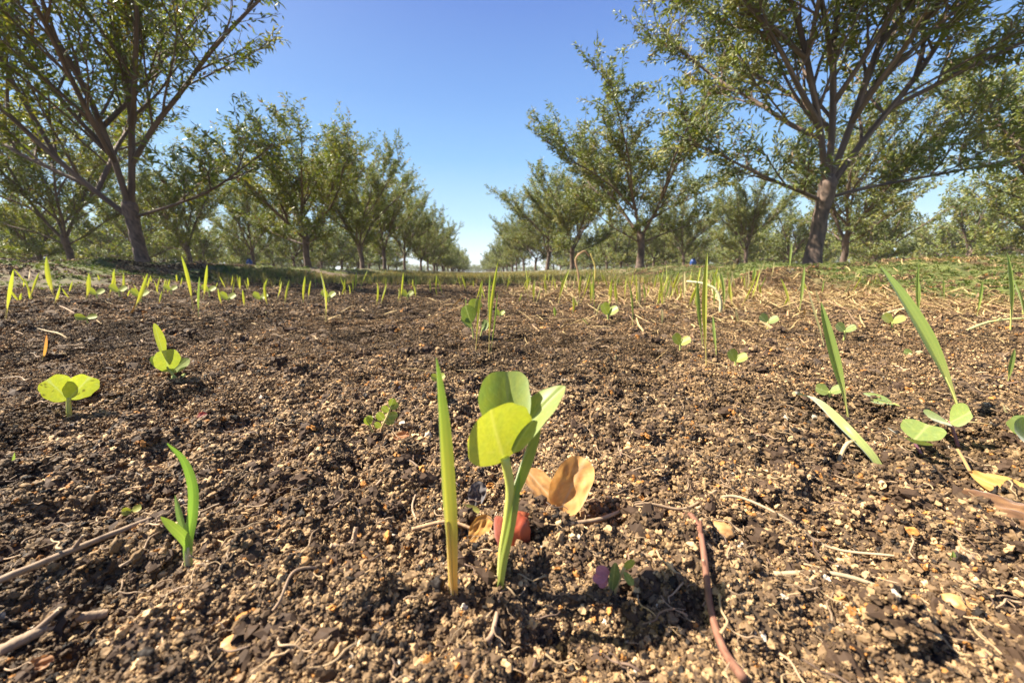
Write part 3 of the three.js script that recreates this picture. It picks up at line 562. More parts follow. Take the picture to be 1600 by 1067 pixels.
// ---------------------------------------------------------------- broad-leaved seedlings
const GREEN = (a = 1, y = 0) => (xr, yr, n) => { const c = mixc([.24 * a, .35 * a, .045 * a], [.44 * a, .46 * a, .025 * a], clamp(y + .18 * n, 0, 1)); return c; };
const VEIN = [.42, .48, .13];
{ // the seedling in front: two kidney-shaped seed leaves on a stout stalk, a young leaf, and a slit green sheath at its foot
  const o = top('round_leaved_seedling', 'large front seedling with two glowing kidney-shaped leaves on a stout stalk', 'seedling'); ground(o, .006, -.1085); o.scale.setScalar(.967);
  part(o, 'stem', tube([V(0, -.006, 0), V(.0008, .012, 0), V(.0028, .026, .001), V(.0036, .036, .001), V(.0020, .0465, .0015)], (t) => .0011 + .0004 * smoothstep(t, .3, .9), (t) => mixc([.52, .50, .20], [.48, .50, .10], smoothstep(t, 0, .5)), 22, 10), M.stem);
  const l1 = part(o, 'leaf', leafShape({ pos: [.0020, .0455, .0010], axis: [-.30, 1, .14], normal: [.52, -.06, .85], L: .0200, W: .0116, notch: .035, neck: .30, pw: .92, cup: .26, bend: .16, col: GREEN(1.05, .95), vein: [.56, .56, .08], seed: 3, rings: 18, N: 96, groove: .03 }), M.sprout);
  part(o, 'leaf', leafShape({ pos: [.0030, .0500, -.0040], axis: [.02, .92, -.42], normal: [-.16, .62, .8], L: .0226, W: .0102, notch: .03, neck: .35, pw: .88, cup: .20, curl: 1.1, bend: .12, col: GREEN(.80, .25), vein: [.34, .42, .10], seed: 5, rings: 18, N: 96, groove: .05 }), M.sprout);
  part(o, 'leaf', leafShape({ pos: [.0042, .0480, .0010], axis: [.44, 1.05, .02], normal: [-.62, .60, .45], L: .0250, W: .0068, notch: 0, neck: .2, pw: 1.35, cup: -.15, bend: -.34, curl: .7, col: GREEN(.80, .3), seed: 8, vein: [.36, .44, .12], rings: 16, N: 80, groove: .06 }), M.sprout);
  part(o, 'young_leaf', bladeShape([V(.0034, .030, -.001), V(.0064, .040, -.002), V(.0100, .051, -.002), V(.0126, .0592, -.001)], .0052, () => [.26, .36, .04], { seg: 20, fold: .9, base: .45, peak: .5, tip: .2, twist: .7, face: V(.4, 0, 1).normalize() }), M.sprout);
  part(o, 'foot_sheath', bladeShape([V(-.0004, -.004, .0012), V(.0010, .010, .0022), V(.0034, .022, .0026), V(.0058, .034, .0012), V(.0066, .041, -.0008)], .0026, (t) => mixc([.36, .38, .08], [.20, .32, .04], t), { seg: 20, fold: .8, base: .75, peak: .4, tip: .15, face: V(.1, 0, 1) }), M.sprout);
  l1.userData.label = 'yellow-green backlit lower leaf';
}
function stalkPlant(name, label, x, z, stalk, leaves, { stalkR = .0008, stalkCol = [.36, .40, .10], footCol, group, category = 'seedling' } = {}) {
  const o = top(name, label, category, group); ground(o, x, z);
  stalk.forEach((s) => part(o, 'stem', tube(s.map((p) => V(...p)), (t) => stalkR * (1.15 - .3 * t), (t) => mixc(footCol ?? stalkCol, stalkCol, smoothstep(t, .1, .7)), 14, 7), M.stem));
  leaves.forEach((l) => part(o, 'leaf', leafShape({ col: GREEN(.85, .5), vein: VEIN, ...l }), M.sprout));
  return o;
}
stalkPlant('heart_leaved_seedling', 'seedling with one pair of speckled leaves spread like a heart, far left', -.274, -.2703, [[[0, -.005, 0], [.0012, .008, 0], [.0024, .0185, 0]]], [
  { pos: [.0024, .0175, 0], axis: [-.46, 1, .2], normal: [.45, .05, .9], L: .0190, W: .0086, notch: .08, neck: .3, pw: .75, cup: .15, col: GREEN(1, .75), speck: .22, seed: 21 },
  { pos: [.0024, .0175, 0], axis: [.78, .90, .1], normal: [.25, -.05, 1], L: .0190, W: .0082, notch: .08, neck: .3, pw: .75, cup: .15, col: GREEN(1, .65), speck: .15, seed: 22 }], { stalkR: .0014, stalkCol: [.44, .44, .09] });
stalkPlant('leafy_seedling', 'leafy seedling with a round leaf, an oval leaf and an upright leaf', -.2472, -.3383, [[[0, -.005, 0], [-.003, .008, 0], [-.008, .020, 0], [-.0105, .026, 0]], [[-.0137, -.004, .004], [-.010, .006, .003], [-.0066, .016, 0]]], [
  { pos: [-.0085, .020, .001], axis: [-.05, 1, .1], normal: [.45, -.05, .9], L: .0195, W: .0098, notch: .05, pw: .78, cup: .15, col: GREEN(.95, .55), seed: 31 },
  { pos: [-.0078, .0185, -.001], axis: [.95, .72, 0], normal: [-.4, .6, .7], L: .0165, W: .0055, cup: .2, col: GREEN(.8, .3), seed: 32 },
  { pos: [-.0098, .030, -.002], axis: [-.10, 1, 0], normal: [.75, 0, .65], L: .0305, W: .0045, pw: 1.1, cup: .25, col: GREEN(.95, .75), seed: 33 },
  { pos: [-.0095, .022, -.004], axis: [-.62, .8, 0], normal: [.6, .3, .7], L: .014, W: .006, cup: .2, col: GREEN(.7, .2), seed: 34 },
  { pos: [-.0035, .013, .001], axis: [.7, .5, .5], normal: [-.1, .8, .5], L: .007, W: .003, cup: .1, col: GREEN(.9, .5), seed: 35 },
  { pos: [-.0105, .006, .003], axis: [-.5, .6, .5], normal: [.1, .6, .8], L: .009, W: .004, cup: .1, col: GREEN(.85, .4), seed: 36 }], { stalkR: .001 });
stalkPlant('compound_sprig', 'tiny sprig of paired rounded leaflets between the leafy seedling and tall blade', -.0625, -.2322, [[[0, -.004, 0], [.003, .006, 0], [.0066, .013, 0], [.0088, .019, 0]], [[0, -.004, 0], [-.003, .004, 0], [-.0048, .0095, 0]]],
  [[.0086, .0185, .35, 1, .0058], [.0080, .0175, 1, .55, .006], [.0072, .0155, -.8, .8, .0055], [.0062, .0125, 1, .1, .0065], [.0045, .0095, 1, -.05, .006], [.0040, .0105, -.6, .9, .0065], [-.0040, .0085, -.4, 1, .006], [-.0048, .0095, .2, 1, .0055], [.002, .006, -.8, .8, .005]].map(([x, y, a, b, L], i) => ({ pos: [x, y, .0005], axis: [a, b, .15], normal: [.05, .35, 1], L, W: L * .40, neck: .3, pw: .8, cup: .12, col: GREEN(.85, .45), seed: 41 + i, N: 22, rings: 4 })), { stalkR: .0007, stalkCol: [.46, .40, .14], footCol: [.36, .15, .07] });
{ // curved young grass at the lower left
  const o = top('curved_grass_sprout', 'bright curved grass sprout with one side leaf beside the long stick', 'sprout'); ground(o, -.0997, -.1247);
  const g = (t) => mixc([.42, .44, .22], [.20, .36, .035], smoothstep(t, 0, .35));
  part(o, 'blade', bladeShape([V(0, -.004, 0), V(.0009, .010, 0), V(.0036, .022, .001), V(.0046, .031, .0005), V(.0034, .0405, 0), V(.0004, .0470, 0)], .0030, g, { seg: 30, fold: .6, base: .7, peak: .45, tip: .1, face: V(.2, 0, 1) }), M.sprout);
  part(o, 'side_leaf', bladeShape([V(.0014, .008, .001), V(.0008, .0135, .002), V(-.0012, .0185, .002), V(-.0040, .0236, .001)], .0030, (t) => mixc([.22, .36, .04], [.30, .42, .04], t), { seg: 18, fold: .4, base: .6, peak: .4, face: V(0, .3, 1).normalize() }), M.sprout);
  part(o, 'inner_leaf', bladeShape([V(.0010, .006, 0), V(.0008, .014, -.001), V(.0004, .021, -.001), V(.0002, .0285, -.001)], .0018, () => [.14, .22, .05], { seg: 10, fold: .8 }), M.sprout);
  part(o, 'sheath', tube([V(0, -.005, .0006), V(.0004, .004, .0008), V(.0010, .010, .001)], (t) => .0010 - .0002 * t, () => [.46, .46, .26], 8, 8), M.stem);
}
{ // wilted blade that arches over to the left, right of the middle
  const o = top('arching_blade', 'flattened grass blade with a dried tip, lying slanted right of the brown leaf', 'sprout'); o.position.set(.2039, height(.2039, -.1596, false) - .001, -.1596);
  const w = [[0, -.003, 0], [-.004, .008, -.006], [-.006, .018, -.022], [.004, .022, -.048], [.022, .016, -.080], [.044, .006, -.106]];
  part(o, 'blade', bladeShape(w.map((p) => V(...p)), .0066, (t) => t > .82 ? mixc([.30, .33, .10], [.44, .31, .17], smoothstep(t, .82, .95)) : mixc([.34, .40, .10], [.22, .32, .05], t), { seg: 34, fold: .45, base: .6, peak: .3, tip: .12, face: V(-.2, .7, .7).normalize() }), M.sprout);
  part(o, 'split_sheath', tube([V(-.006, .013, -.013), V(-.011, .012, -.012), V(-.016, .005, -.010), V(-.020, -.002, -.008)], (t) => .0010, () => [.46, .33, .17], 10, 6), M.straw);
}
const PURP = [.24, .10, .12];
stalkPlant('purple_stemmed_seedling', 'seedling with two overlapping flat leaves on a purple stem, lower of its pair', .2386, -.1694, [[[.001, -.004, 0], [-.002, .004, 0], [-.0060, .0115, 0]]], [
  { pos: [-.0055, .0105, .002], axis: [-.35, .42, .75], normal: [0, 1, .12], L: .012, W: .0098, notch: .12, pw: .8, cup: .22, col: GREEN(.8, .25), seed: 51 },
  { pos: [-.0055, .0115, -.001], axis: [.30, .62, -.75], normal: [-.1, .9, .45], L: .0135, W: .0095, notch: .1, pw: .8, cup: .12, col: GREEN(.75, .15), seed: 52 }], { stalkR: .0008, stalkCol: PURP, group: 'purple-stemmed seedlings' });
stalkPlant('purple_stemmed_seedling', 'seedling with a folded pair of leaves on a purple stem at the long blade foot', .2738, -.181, [[[.002, -.004, 0], [-.001, .006, 0], [-.0050, .0165, 0]]], [
  { pos: [-.0048, .0155, .001], axis: [-.75, .25, .55], normal: [.1, 1, .2], L: .012, W: .008, notch: .1, pw: .8, cup: .2, col: GREEN(.8, .25), seed: 54 },
  { pos: [-.0048, .0160, .001], axis: [.55, .75, .2], normal: [-.35, .8, .55], L: .0125, W: .0085, notch: .1, pw: .8, cup: .2, col: GREEN(.8, .25), seed: 55 }], { stalkR: .0008, stalkCol: PURP, group: 'purple-stemmed seedlings' });
stalkPlant('sprawling_seedling', 'low seedling reaching two narrow oval leaves left of the purple-stemmed pair', .2902, -.2199, [[[.001, -.004, 0], [-.003, .005, 0], [-.0085, .0085, 0]]], [
  { pos: [-.008, .0080, 0], axis: [-1, .02, .3], normal: [0, 1, .3], L: .013, W: .0042, cup: .2, col: GREEN(.75, .15), seed: 57 },
  { pos: [-.0095, .0088, -.001], axis: [-1, .12, -.3], normal: [0, 1, .2], L: .016, W: .0040, cup: .2, col: GREEN(.7, .1), seed: 58 }], { stalkR: .0007 });
stalkPlant('cupped_leaf_seedling', 'seedling with a cupped round leaf cut by the right edge of the view', .2802, -.1567, [[[.003, -.004, 0], [.002, .004, 0], [-.0005, .008, 0]]], [
  { pos: [.001, .006, .001], axis: [-.45, .55, .7], normal: [.15, .75, .6], L: .0165, W: .0105, notch: .05, pw: .78, cup: .35, col: GREEN(.85, .35), seed: 60 },
  { pos: [.001, .008, -.001], axis: [-.15, .9, -.4], normal: [-.2, .7, .7], L: .014, W: .0095, notch: .05, pw: .78, cup: .3, col: GREEN(.7, .1), seed: 61 }], { stalkR: .001 });
{ // pink-flushed sprout in front
  const P = (xr, yr, n) => mixc([.42, .14, .19], [.50, .22, .27], .5 + .5 * n);
  const o = stalkPlant('pink_sprout', 'tiny sprout with pink lobed leaves and a green fold beside the reddish twig', .0409, -.1015, [[[0, -.004, 0], [-.0006, .004, 0], [.0002, .0095, 0]], [[0, -.003, 0], [.0018, .006, 0], [.0035, .0115, 0]]], [
    { pos: [-.0006, .009, .0006], axis: [-1, .32, .3], normal: [.1, .5, .9], L: .0048, W: .0017, col: P, vein: null, seed: 71, N: 20, rings: 4 },
    { pos: [-.0010, .0085, .001], axis: [-1, -.25, .4], normal: [.1, .6, .8], L: .0052, W: .0017, col: P, vein: null, seed: 72, N: 20, rings: 4 },
    { pos: [-.0014, .0072, .001], axis: [-.7, -.8, .4], normal: [.3, .2, 1], L: .0036, W: .0014, col: P, vein: null, seed: 73, N: 20, rings: 4 },
    { pos: [.0002, .003, .001], axis: [.05, 1, 0], normal: [.3, 0, 1], L: .0105, W: .0017, cup: .4, col: GREEN(.55, .1), seed: 74, N: 24, rings: 4 },
    { pos: [.0034, .0108, 0], axis: [.6, .9, 0], normal: [.2, .2, 1], L: .0048, W: .0013, col: GREEN(1, .6), seed: 75, N: 20, rings: 4 },
    { pos: [.0034, .0105, .0005], axis: [.7, -.75, .3], normal: [.3, .4, 1], L: .0044, W: .0012, col: GREEN(.8, .3), seed: 76, N: 20, rings: 4 }], { stalkR: .0006, stalkCol: [.42, .34, .14], footCol: [.40, .24, .08] });
  o.children[2].userData = { label: 'pink lobed leaf' };
}
{ // small seedlings over the middle distance
  const pair = (x, z, s, label, o = {}) => stalkPlant('small_seedling', label, x, z, [[[0, -.3 * s, 0], [.02 * s, .3 * s, 0], [0, .62 * s, 0]]], [
    { pos: [0, .58 * s, 0], axis: [-.7, o.up ?? .7, .25], normal: [.4, .6, .7], L: .62 * s, W: .30 * s, notch: .08, pw: .8, cup: .2, col: GREEN(o.a ?? .9, o.y ?? .6), seed: x * 50 + 1, N: 26, rings: 4 },
    { pos: [0, .58 * s, 0], axis: [.8, o.up2 ?? .55, .1], normal: [-.4, .7, .6], L: .58 * s, W: .28 * s, notch: .08, pw: .8, cup: .2, col: GREEN((o.a ?? .9) * .9, o.y ?? .5), seed: x * 50 + 2, N: 26, rings: 4 }], { stalkR: .045 * s, group: 'small two-leaved seedlings on the soil' });
  pair(.2575, -.4574, .026, 'small round-leaved seedling left of the tallest blade before the right row', { up: 1, y: .8 });
  pair(.5001, -.6119, .032, 'small two-leaved seedling between the tallest blade and the slanted blade', { a: .7, y: .2 });
  pair(.2441, -.6928, .040, 'small seedling with reddish stalk beside thin bent blades mid-soil', { up: 1.4 });
  pair(.5274, -.4985, .026, 'small two-leaved seedling right behind the slanted broad blade', { a: .7, y: .25 });
  pair(.7295, -.6056, .034, 'small seedling in the straw between the two long slanted blades', { y: .7 });
  pair(.531, -.4112, .016, 'tiny flat seedling touching the longest slanted blade', { a: .7, y: .2, up: .3, up2: .3 });
  pair(.262, -.252, .016, 'small two-leaved seedling at the foot of the slanted broad blade', { a: .75, y: .3, up: .2, up2: .5 });
  pair(.2636, -.360, .022, 'small knobby sprig right of the tallest blade foot', { up: 1.2, y: .5 });
  pair(-.7067, -.7634, .026, 'flat yellow-green seedling lying behind the heart-leaved one', { up: .15, up2: .15, y: .8 });
  pair(-.80, -.66, .034, 'dark flat seedling at the left edge of the soil', { up: .2, up2: .1, a: .7 });
  pair(-1.20, -1.42, .050, 'small two-leaved seedling, first from left in the far left line', { y: .7 });
  pair(-1.19, -1.33, .045, 'small two-leaved seedling, second from left in the far left line', { y: .7 });
  pair(-1.08, -1.35, .050, 'small two-leaved seedling, third from left in the far left line', { y: .7 });
  pair(-1.27, -1.74, .050, 'small two-leaved seedling behind the tallest left sprouts', { y: .7 });
  pair(-.98, -1.52, .050, 'small two-leaved seedling before the dark forked trunk', { y: .7 });
  pair(-.79, -1.31, .048, 'small two-leaved seedling just right of the dark forked trunk', { y: .7 });
  pair(-.66, -1.25, .045, 'small two-leaved seedling left of the yellow-green pair of sprouts', { y: .7 });
  pair(-.47, -1.28, .048, 'small two-leaved seedling before the second tree of the left row', { y: .8 });
  pair(-.23, -1.32, .048, 'small two-leaved seedling beside the sprout pair left of centre', { y: .8 });
  pair(.045, -.735, .022, 'tiny two-leaved seedling right of the central blade cluster', { y: .6 });
  pair(-.032, -.310, .012, 'tiny curled seedling just left of the large kidney-shaped leaves', { y: .8, up: .4 });
  pair(-.150, -.165, .006, 'tiny yellow-green seedling above the long stick', { y: .9, up: .3, up2: .2 });
}
stalkPlant('clustered_seedling', 'dark-leaved seedling clustered with upright blades at the middle of the soil', -.0035, -.5381, [[[0, -.006, 0], [-.002, .014, 0], [-.004, .028, 0]], [[.006, -.004, 0], [.010, .010, 0], [.012, .020, 0]]], [
  { pos: [-.004, .026, .002], axis: [-.3, 1, .1], normal: [.3, .2, 1], L: .026, W: .0115, cup: .3, pw: .8, col: GREEN(.6, .1), seed: 91 },
  { pos: [-.004, .020, .003], axis: [-.75, .8, .2], normal: [.5, .4, .8], L: .020, W: .0060, cup: .5, col: GREEN(.7, .1), seed: 92 },
  { pos: [.000, .040, -.004], axis: [.2, 1, 0], normal: [0, .2, 1], L: .020, W: .010, pw: .8, cup: .2, col: GREEN(.8, .4), seed: 93 },
  { pos: [.011, .018, .002], axis: [.5, .5, .5], normal: [-.2, .6, .8], L: .016, W: .009, pw: .8, cup: .3, col: GREEN(.6, .1), seed: 94 }], { stalkR: .0011 });
// ---------------------------------------------------------------- dead leaves, sticks, stones
const BROWN = (a, b, st = .5) => (xr, yr, n) => mixc(a, b, clamp(.5 + st * n + .25 * Math.sin(yr * 40 + Math.abs(xr) * 14) * .4, 0, 1));
{
  const o = top('curled_brown_leaf', 'curled tan dead leaf on its bent stalk behind the front seedling', 'dead leaf'); ground(o, .0353, -.1386); o.scale.setScalar(.94);
  part(o, 'blade', leafShape({ pos: [-.0030, .0060, .002], axis: [.42, 1, -.25], normal: [-.30, .10, 1], L: .0245, W: .0105, pw: .8, neck: .35, cup: .0, curl: 1.25, bend: -.25, wave: .12, col: BROWN([.46, .205, .045], [.64, .35, .095]), vein: [.52, .33, .16], seed: 101, rings: 10, N: 56, groove: .05 }), M.dead);
  part(o, 'blade', leafShape({ pos: [-.0040, .0075, .000], axis: [-.62, .70, -.2], normal: [.4, .5, .8], L: .0195, W: .0060, pw: .85, neck: .35, curl: .8, bend: -.3, wave: .1, col: BROWN([.40, .18, .04], [.56, .30, .085]), vein: [.55, .38, .2], seed: 103, rings: 8, N: 44 }), M.dead);
  part(o, 'stalk', tube([V(-.0040, .0080, .0005), V(-.0028, .0040, .004), V(-.006, .0040, .012), V(-.014, .0025, .022), V(-.0225, -.002, .0315)], (t) => .0008 + .0006 * Math.sin(PI * t), (t) => mixc([.46, .30, .13], [.36, .36, .13], t), 22, 8), M.straw);
}
{
  const o = top('red_seed_husk', 'red rounded husk half open behind the front seedling stem', 'husk'); ground(o, .0115, -.1226);
  const RED = BROWN([.38, .065, .018], [.50, .12, .03], .6);
  part(o, 'shell', leafShape({ pos: [.0020, -.0015, .001], axis: [.15, 1, -.15], normal: [.05, .1, 1], L: .0150, W: .0060, pw: .9, neck: .2, curl: -1.5, cup: 0, bend: -.25, wave: .05, col: RED, seed: 111, rings: 9, N: 44 }), M.dead);
  part(o, 'shell', leafShape({ pos: [-.0040, .0005, .000], axis: [-.15, 1, .05], normal: [-.5, .1, .9], L: .0125, W: .0036, pw: .9, curl: -.9, bend: -.2, col: BROWN([.40, .07, .03], [.50, .14, .07], .6), seed: 112, rings: 7, N: 36 }), M.dead);
  part(o, 'kernel', crumbShape(9, 4, .10).scale(.0054, .0088, .0050).translate(.0016, .0072, -.0006), new THREE.MeshPhysicalMaterial({ color: new THREE.Color(.36, .062, .02), roughness: .6, clearcoat: .15, clearcoatRoughness: .3 }));
}
function flatLeaf(label, x, z, turn, specs, mat = M.dead, group) { const o = top('dead_leaf', label, 'dead leaf', group ?? 'dead leaves on the soil'); o.position.set(x, height(x, z, false) + .0006, z); o.rotation.y = turn; specs.forEach((s) => part(o, s.name ?? 'blade', s.tube ? tube(s.tube.map((p) => V(...p)), () => .0007, () => s.c, 10, 6) : leafShape(s), mat)); return o; }
flatLeaf('small orange dead leaf left of the red husk', .0000, -.1340, 0, [{ pos: [-.004, .001, .003], axis: [.75, .65, -.4], normal: [-.2, .6, .8], L: .0115, W: .0042, curl: .8, wave: .15, col: BROWN([.42, .18, .03], [.56, .30, .05]), seed: 121 }]);
flatLeaf('thin yellow-green fallen leaf behind the tall broad blade', -.004, -.1560, 0, [{ pos: [-.008, .003, 0], axis: [1, .05, .1], normal: [0, .8, .6], L: .012, W: .0026, cup: .4, bend: -.1, col: BROWN([.36, .30, .05], [.26, .30, .05]), seed: 123 }]);
flatLeaf('dark grey curled leaf flake between blade and seedling', .002, -.1640, 0, [{ pos: [-.005, .001, .002], axis: [.35, .85, -.3], normal: [-.2, .4, .9], L: .0115, W: .0052, curl: 1, wave: .25, col: BROWN([.05, .04, .04], [.12, .10, .10]), seed: 125 }]);
flatLeaf('yellow dead leaf with a stalk near the right edge', .239, -.1429, facing(.239, -.1429), [{ pos: [-.0075, .0045, -.002], axis: [.95, -.12, .35], normal: [.1, .75, .65], L: .026, W: .0062, pw: .9, curl: -.5, wave: .2, bend: .1, col: BROWN([.50, .25, .045], [.60, .35, .08]), seed: 131, rings: 9, N: 48 }, { name: 'stalk', tube: [[-.0073, .0045, -.002], [-.0100, .0080, -.006], [-.0130, .0115, -.010]], c: [.48, .30, .10] }]);
flatLeaf('crumpled brown dead leaf at the right edge below the yellow leaf', .2108, -.1215, facing(.2108, -.1215), [{ pos: [-.012, .003, .001], axis: [1, .05, .1], normal: [.05, .8, .7], L: .028, W: .0075, pw: .8, curl: -1.1, wave: .35, bend: .05, col: BROWN([.14, .055, .018], [.34, .17, .06]), seed: 133, rings: 9, N: 48 }]);
flatLeaf('small tan leaf scrap before the long stick', -.116, -.098, .6, [{ pos: [-.006, .003, 0], axis: [1, .1, .2], normal: [0, .9, .5], L: .007, W: .0022, curl: .8, wave: .3, col: BROWN([.34, .14, .05], [.44, .22, .08]), seed: 135 }]);
flatLeaf('reddish leaf scrap right of the leafy seedling', -.185, -.262, .2, [{ pos: [-.003, .003, 0], axis: [1, .1, 0], normal: [0, .8, .6], L: .007, W: .0022, curl: .8, wave: .3, col: BROWN([.30, .04, .03], [.36, .08, .05]), seed: 137 }]);
flatLeaf('orange-brown leaf scrap left of the tall broad blade', -.045, -.215, .3, [{ pos: [-.004, .003, 0], axis: [1, .2, .2], normal: [0, .8, .6], L: .009, W: .003, curl: .9, wave: .3, col: BROWN([.38, .13, .04], [.46, .22, .07]), seed: 138 }]);

function stick(label, pts, r, c0, c1, sides = 9, name = 'stick', group = 'sticks and twigs on the soil') {
  const o = top(name, label, 'stick', group), [bx, , bz] = pts[0]; o.position.set(bx, height(bx, bz, false), bz);
  const P = pts.map(([x, y, z]) => V(x - bx, height(x, z, false) + y - o.position.y, z - bz)), rng = rngOf(Math.round(bx * 9999 + 40000));
  const ph = rng() * 9;
  part(o, 'shaft', tube(P, (t) => r * (1 - .25 * t) * (1 + .10 * Math.exp(-Math.pow(((t * 5 + ph) % 1 - .5) / .07, 2))), (t, a) => mixc(mixc(c0, c1, clamp(.5 + .6 * n3(t * 14 + ph, Math.cos(a) * 1.5, Math.sin(a) * 1.5) + .3 * n3(t * 60, Math.cos(a) * 4, Math.sin(a) * 4), 0, 1)), [.05, .03, .02], .5 * smoothstep(n2(t * 22 + ph, 3), .55, .7)), 60, sides + 3, .10), M.twig);
  if (r > .00095) for (let i = 0; i < 2; i++) { // snapped side shoots
    const cv = new THREE.CatmullRomCurve3(P), t = .25 + .5 * rng(), q = cv.getPointAt(t), T = cv.getTangentAt(t), d = V(rng() - .5, .55 + .4 * rng(), rng() - .5).addScaledVector(T, .6).normalize();
    part(o, 'stub', tube([q, q.clone().addScaledVector(d, r * 2.2), q.clone().addScaledVector(d, r * (3 + 2 * rng()))], (u) => r * (.6 - .22 * u), (u) => mixc(c0, [.40, .30, .19], smoothstep(u, .85, 1)), 6, 7, .1), M.twig);
  }
  return o;
}
stick('long grey-brown stick slanting in from the lower left corner', [[-.162, .0045, -.088], [-.150, .005, -.108], [-.139, .005, -.128], [-.128, .004, -.149]], .0012, [.20, .13, .08], [.34, .24, .15]);
stick('short thick stub of wood lying under the long left stick', [[-.130, .003, -.100], [-.122, .0035, -.107], [-.1145, .003, -.1125]], .0016, [.22, .145, .09], [.36, .25, .15]);
stick('reddish twig reaching from the bottom edge up to the pebble', [[.058, .004, -.066], [.0635, .0045, -.080], [.0680, .0035, -.092], [.0735, .0040, -.108], [.0790, .0035, -.122], [.0850, .002, -.1365]], .0011, [.15, .058, .032], [.27, .125, .075]);
stick('thin bent twig crossing behind the pink sprout', [[.022, .003, -.125], [.045, .004, -.130], [.068, .0045, -.139], [.085, .004, -.1385], [.105, .005, -.147]], .0008, [.26, .17, .10], [.38, .26, .15], 7);
stick('curved bark strip below the front seedling foot', [[-.004, .0015, -.088], [.002, .002, -.0905], [.0045, .003, -.097], [.0065, .003, -.1045]], .0008, [.26, .16, .10], [.38, .26, .17], 7);
stick('small curved root below the tall blade, bottom left of centre', [[-.066, .002, -.094], [-.058, .0035, -.100], [-.056, .003, -.107], [-.050, .002, -.112]], .0005, [.24, .15, .09], [.34, .23, .14], 7);
stick('fine root looping over the soil left of the tall blade', [[-.052, .002, -.165], [-.036, .004, -.182], [-.028, .004, -.176], [-.030, .003, -.160], [-.026, .002, -.146]], .0006, [.28, .19, .12], [.36, .25, .16], 6);
stick('pale root arching beside the clods right of the reddish twig', [[.090, .003, -.137], [.108, .005, -.140], [.120, .004, -.128], [.134, .004, -.120], [.150, .003, -.110]], .0006, [.38, .27, .16], [.44, .33, .2], 6);
stick('pale stem curving over the lower right clod', [[.098, .004, -.104], [.116, .007, -.098], [.128, .007, -.088], [.130, .003, -.078]], .0008, [.34, .25, .15], [.42, .32, .19], 7);
stick('thin straw lying left of the brown leaf', [[-.026, .004, -.135], [-.012, .0035, -.137], [.000, .003, -.134]], .0008, [.34, .20, .10], [.42, .26, .14], 7);
stick('wood chip lying between the left sprout and the tall blade', [[-.052, .003, -.124], [-.046, .0035, -.126], [-.041, .003, -.126]], .0010, [.30, .20, .12], [.40, .28, .18], 5);
stick('upright wood chip beside the lying chip', [[-.0470, .001, -.128], [-.0466, .004, -.131], [-.0462, .0065, -.134]], .0011, [.30, .20, .12], [.40, .28, .18], 5);
stick('bleached straw lying across the litter below the mossy berm', [[.86, .010, -.74], [.92, .014, -.74], [1.0, .010, -.70], [1.05, .012, -.66]], .0022, [.56, .44, .24], [.62, .50, .30], 6, 'straw_stalk');
stick('arched yellow straw rising at the right edge before the berm', [[.80, .004, -.55], [.84, .018, -.55], [.90, .022, -.54], [.98, .020, -.52]], .0020, [.46, .44, .14], [.50, .46, .2], 6, 'straw_stalk');
stick('bleached bent stalk nodding over beside the tallest blade', [[.565, -.003, -.84], [.562, .035, -.84], [.552, .058, -.85], [.528, .072, -.87], [.505, .082, -.89]], .0034, [.54, .50, .22], [.62, .56, .34], 6, 'straw_stalk');
stick('dry brown stalk bent over beyond the middle of the soil', [[.47, -.003, -1.72], [.46, .08, -1.72], [.45, .15, -1.73], [.49, .185, -1.73], [.51, .17, -1.73]], .0042, [.36, .20, .10], [.44, .28, .14], 6, 'straw_stalk');
stick('dry yellow stalk with a kinked top beyond the middle soil', [[.54, -.003, -1.76], [.55, .06, -1.76], [.55, .12, -1.76], [.53, .19, -1.77]], .0046, [.46, .36, .08], [.54, .42, .12], 6, 'straw_stalk');

function lump(name, label, x, z, s, col, seed, { rough = .28, mat = M.stone, y = .35, category = 'pebble', group } = {}) {
  if (category === 'clod') { const o = top(name, label, category, group); o.position.set(x, height(x, z, false) + s * y, z); o.rotation.y = seed; part(o, 'body', clodShape(700 + seed, 420, .062).scale(s, s, s), M.crumbV); return o; }
  const o = top(name, label, category, group), g = crumbShape(seed, 4, rough * .6), p = g.attributes.position, C = [];
  for (let i = 0; i < p.count; i++) { const k = 1 + .05 * n3(p.getX(i) * 7 + seed, p.getY(i) * 7, p.getZ(i) * 7), t = .5 + .5 * n3(p.getX(i) * 3, p.getY(i) * 3 + seed, p.getZ(i) * 3); p.setXYZ(i, p.getX(i) * k, p.getY(i) * k, p.getZ(i) * k); C.push(...mixc(col[0], col[1], t)); }
  g.scale(s, s, s); g.setAttribute('color', new THREE.Float32BufferAttribute(C, 3)); g.computeVertexNormals(); o.position.set(x, height(x, z, false) + s * y, z); o.rotation.y = seed;
  part(o, 'body', g, mat); return o;
}
const TAN = [[.26, .17, .10], [.40, .28, .17]], OCH = [[.36, .17, .05], [.50, .30, .12]], CLOD = [[.17, .115, .075], [.30, .21, .135]], DARK = [[.075, .055, .042], [.16, .11, .075]];
lump('pebble', 'glossy orange-brown pebble right of the reddish twig top', .0915, -.1234, .0042, OCH, 3, { rough: .14 });
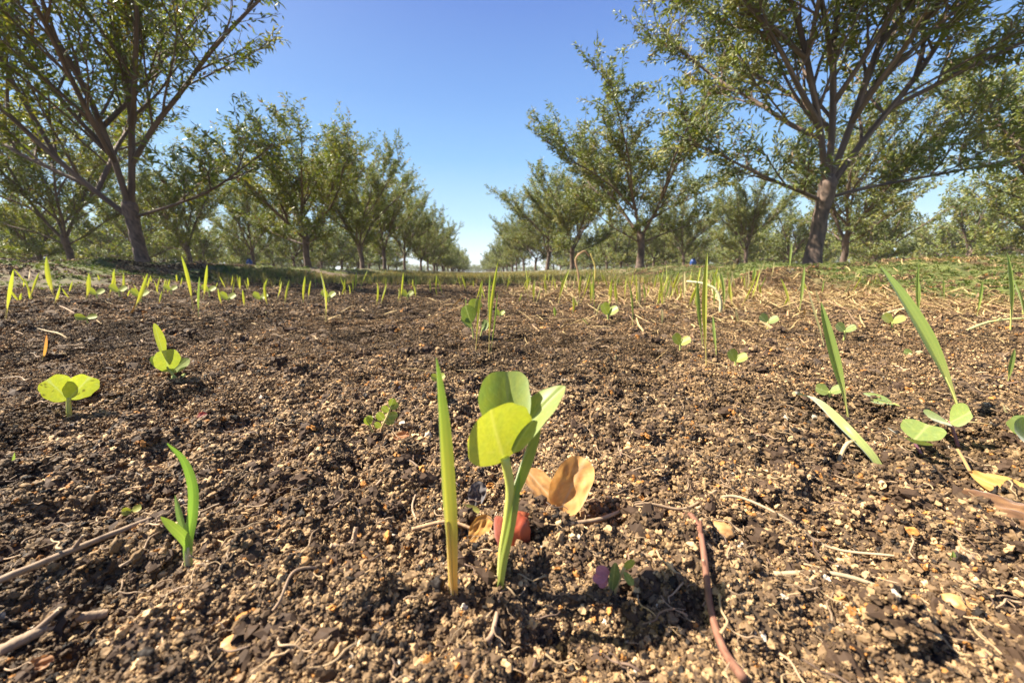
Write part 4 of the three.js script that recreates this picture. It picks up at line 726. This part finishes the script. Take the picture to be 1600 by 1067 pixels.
lump('soil_clod', 'pale triangular clod left of the reddish twig top', .066, -.127, .0044, TAN, 5, { category: 'clod', group: 'soil clods' });
lump('soil_clod', 'large pale clod at the foot of the tall blade', -.0205, -.0985, .0060, TAN, 7, { category: 'clod', group: 'soil clods', rough: .4 });
lump('soil_clod', 'pale clod left of the one at the tall blade foot', -.0300, -.1040, .0048, CLOD, 8, { category: 'clod', group: 'soil clods', rough: .36 });
lump('pebble', 'round orange pebble near the bottom edge, left of the clods', -.068, -.0938, .0036, OCH, 11, { rough: .16 });
lump('pebble', 'small yellow pebble between the left sprout and bottom edge', -.0560, -.1120, .0022, OCH, 12, { rough: .12 });
lump('soil_clod', 'big crumbly clod in the lower right, under the pale stem', .1106, -.0782, .0088, DARK, 13, { category: 'clod', group: 'soil clods', rough: .5 });
lump('soil_clod', 'dark clod right of the front seedling foot', .030, -.0905, .0062, DARK, 14, { category: 'clod', group: 'soil clods', rough: .45 });
lump('soil_clod', 'rounded clod just left of the arching blade', .196, -.190, .0065, CLOD, 15, { category: 'clod', group: 'soil clods', rough: .45 });
lump('soil_clod', 'brown stone-like clod under the curled leaf stalk', .0185, -.1160, .0042, CLOD, 16, { category: 'clod', group: 'soil clods' });
lump('pebble', 'pale oval pebble below the brown leaf at the right edge', .176, -.108, .0030, TAN, 17, { rough: .12 });
lump('pebble', 'ochre pebble left of the pale oval pebble', .148, -.090, .0034, OCH, 18, { rough: .15 });
lump('pebble', 'small orange pebble above the lower right clod', .110, -.1055, .0018, OCH, 19, { rough: .1 });
lump('soil_clod', 'clod cluster above the pale stem, lower right', .120, -.122, .0055, TAN, 20, { category: 'clod', group: 'soil clods', rough: .45 });
lump('soil_clod', 'pale flat clod in the lower left corner', -.108, -.0865, .0070, CLOD, 22, { category: 'clod', group: 'soil clods', rough: .4, y: .1 });
lump('soil_clod', 'tan clod at the bottom edge below the front seedling', .001, -.0760, .0050, TAN, 23, { category: 'clod', group: 'soil clods', rough: .4 });

// thin dusty air between the rows
scene.fog = new THREE.FogExp2(0xe4e8ea, .0006);

renderer.render(scene, camera);
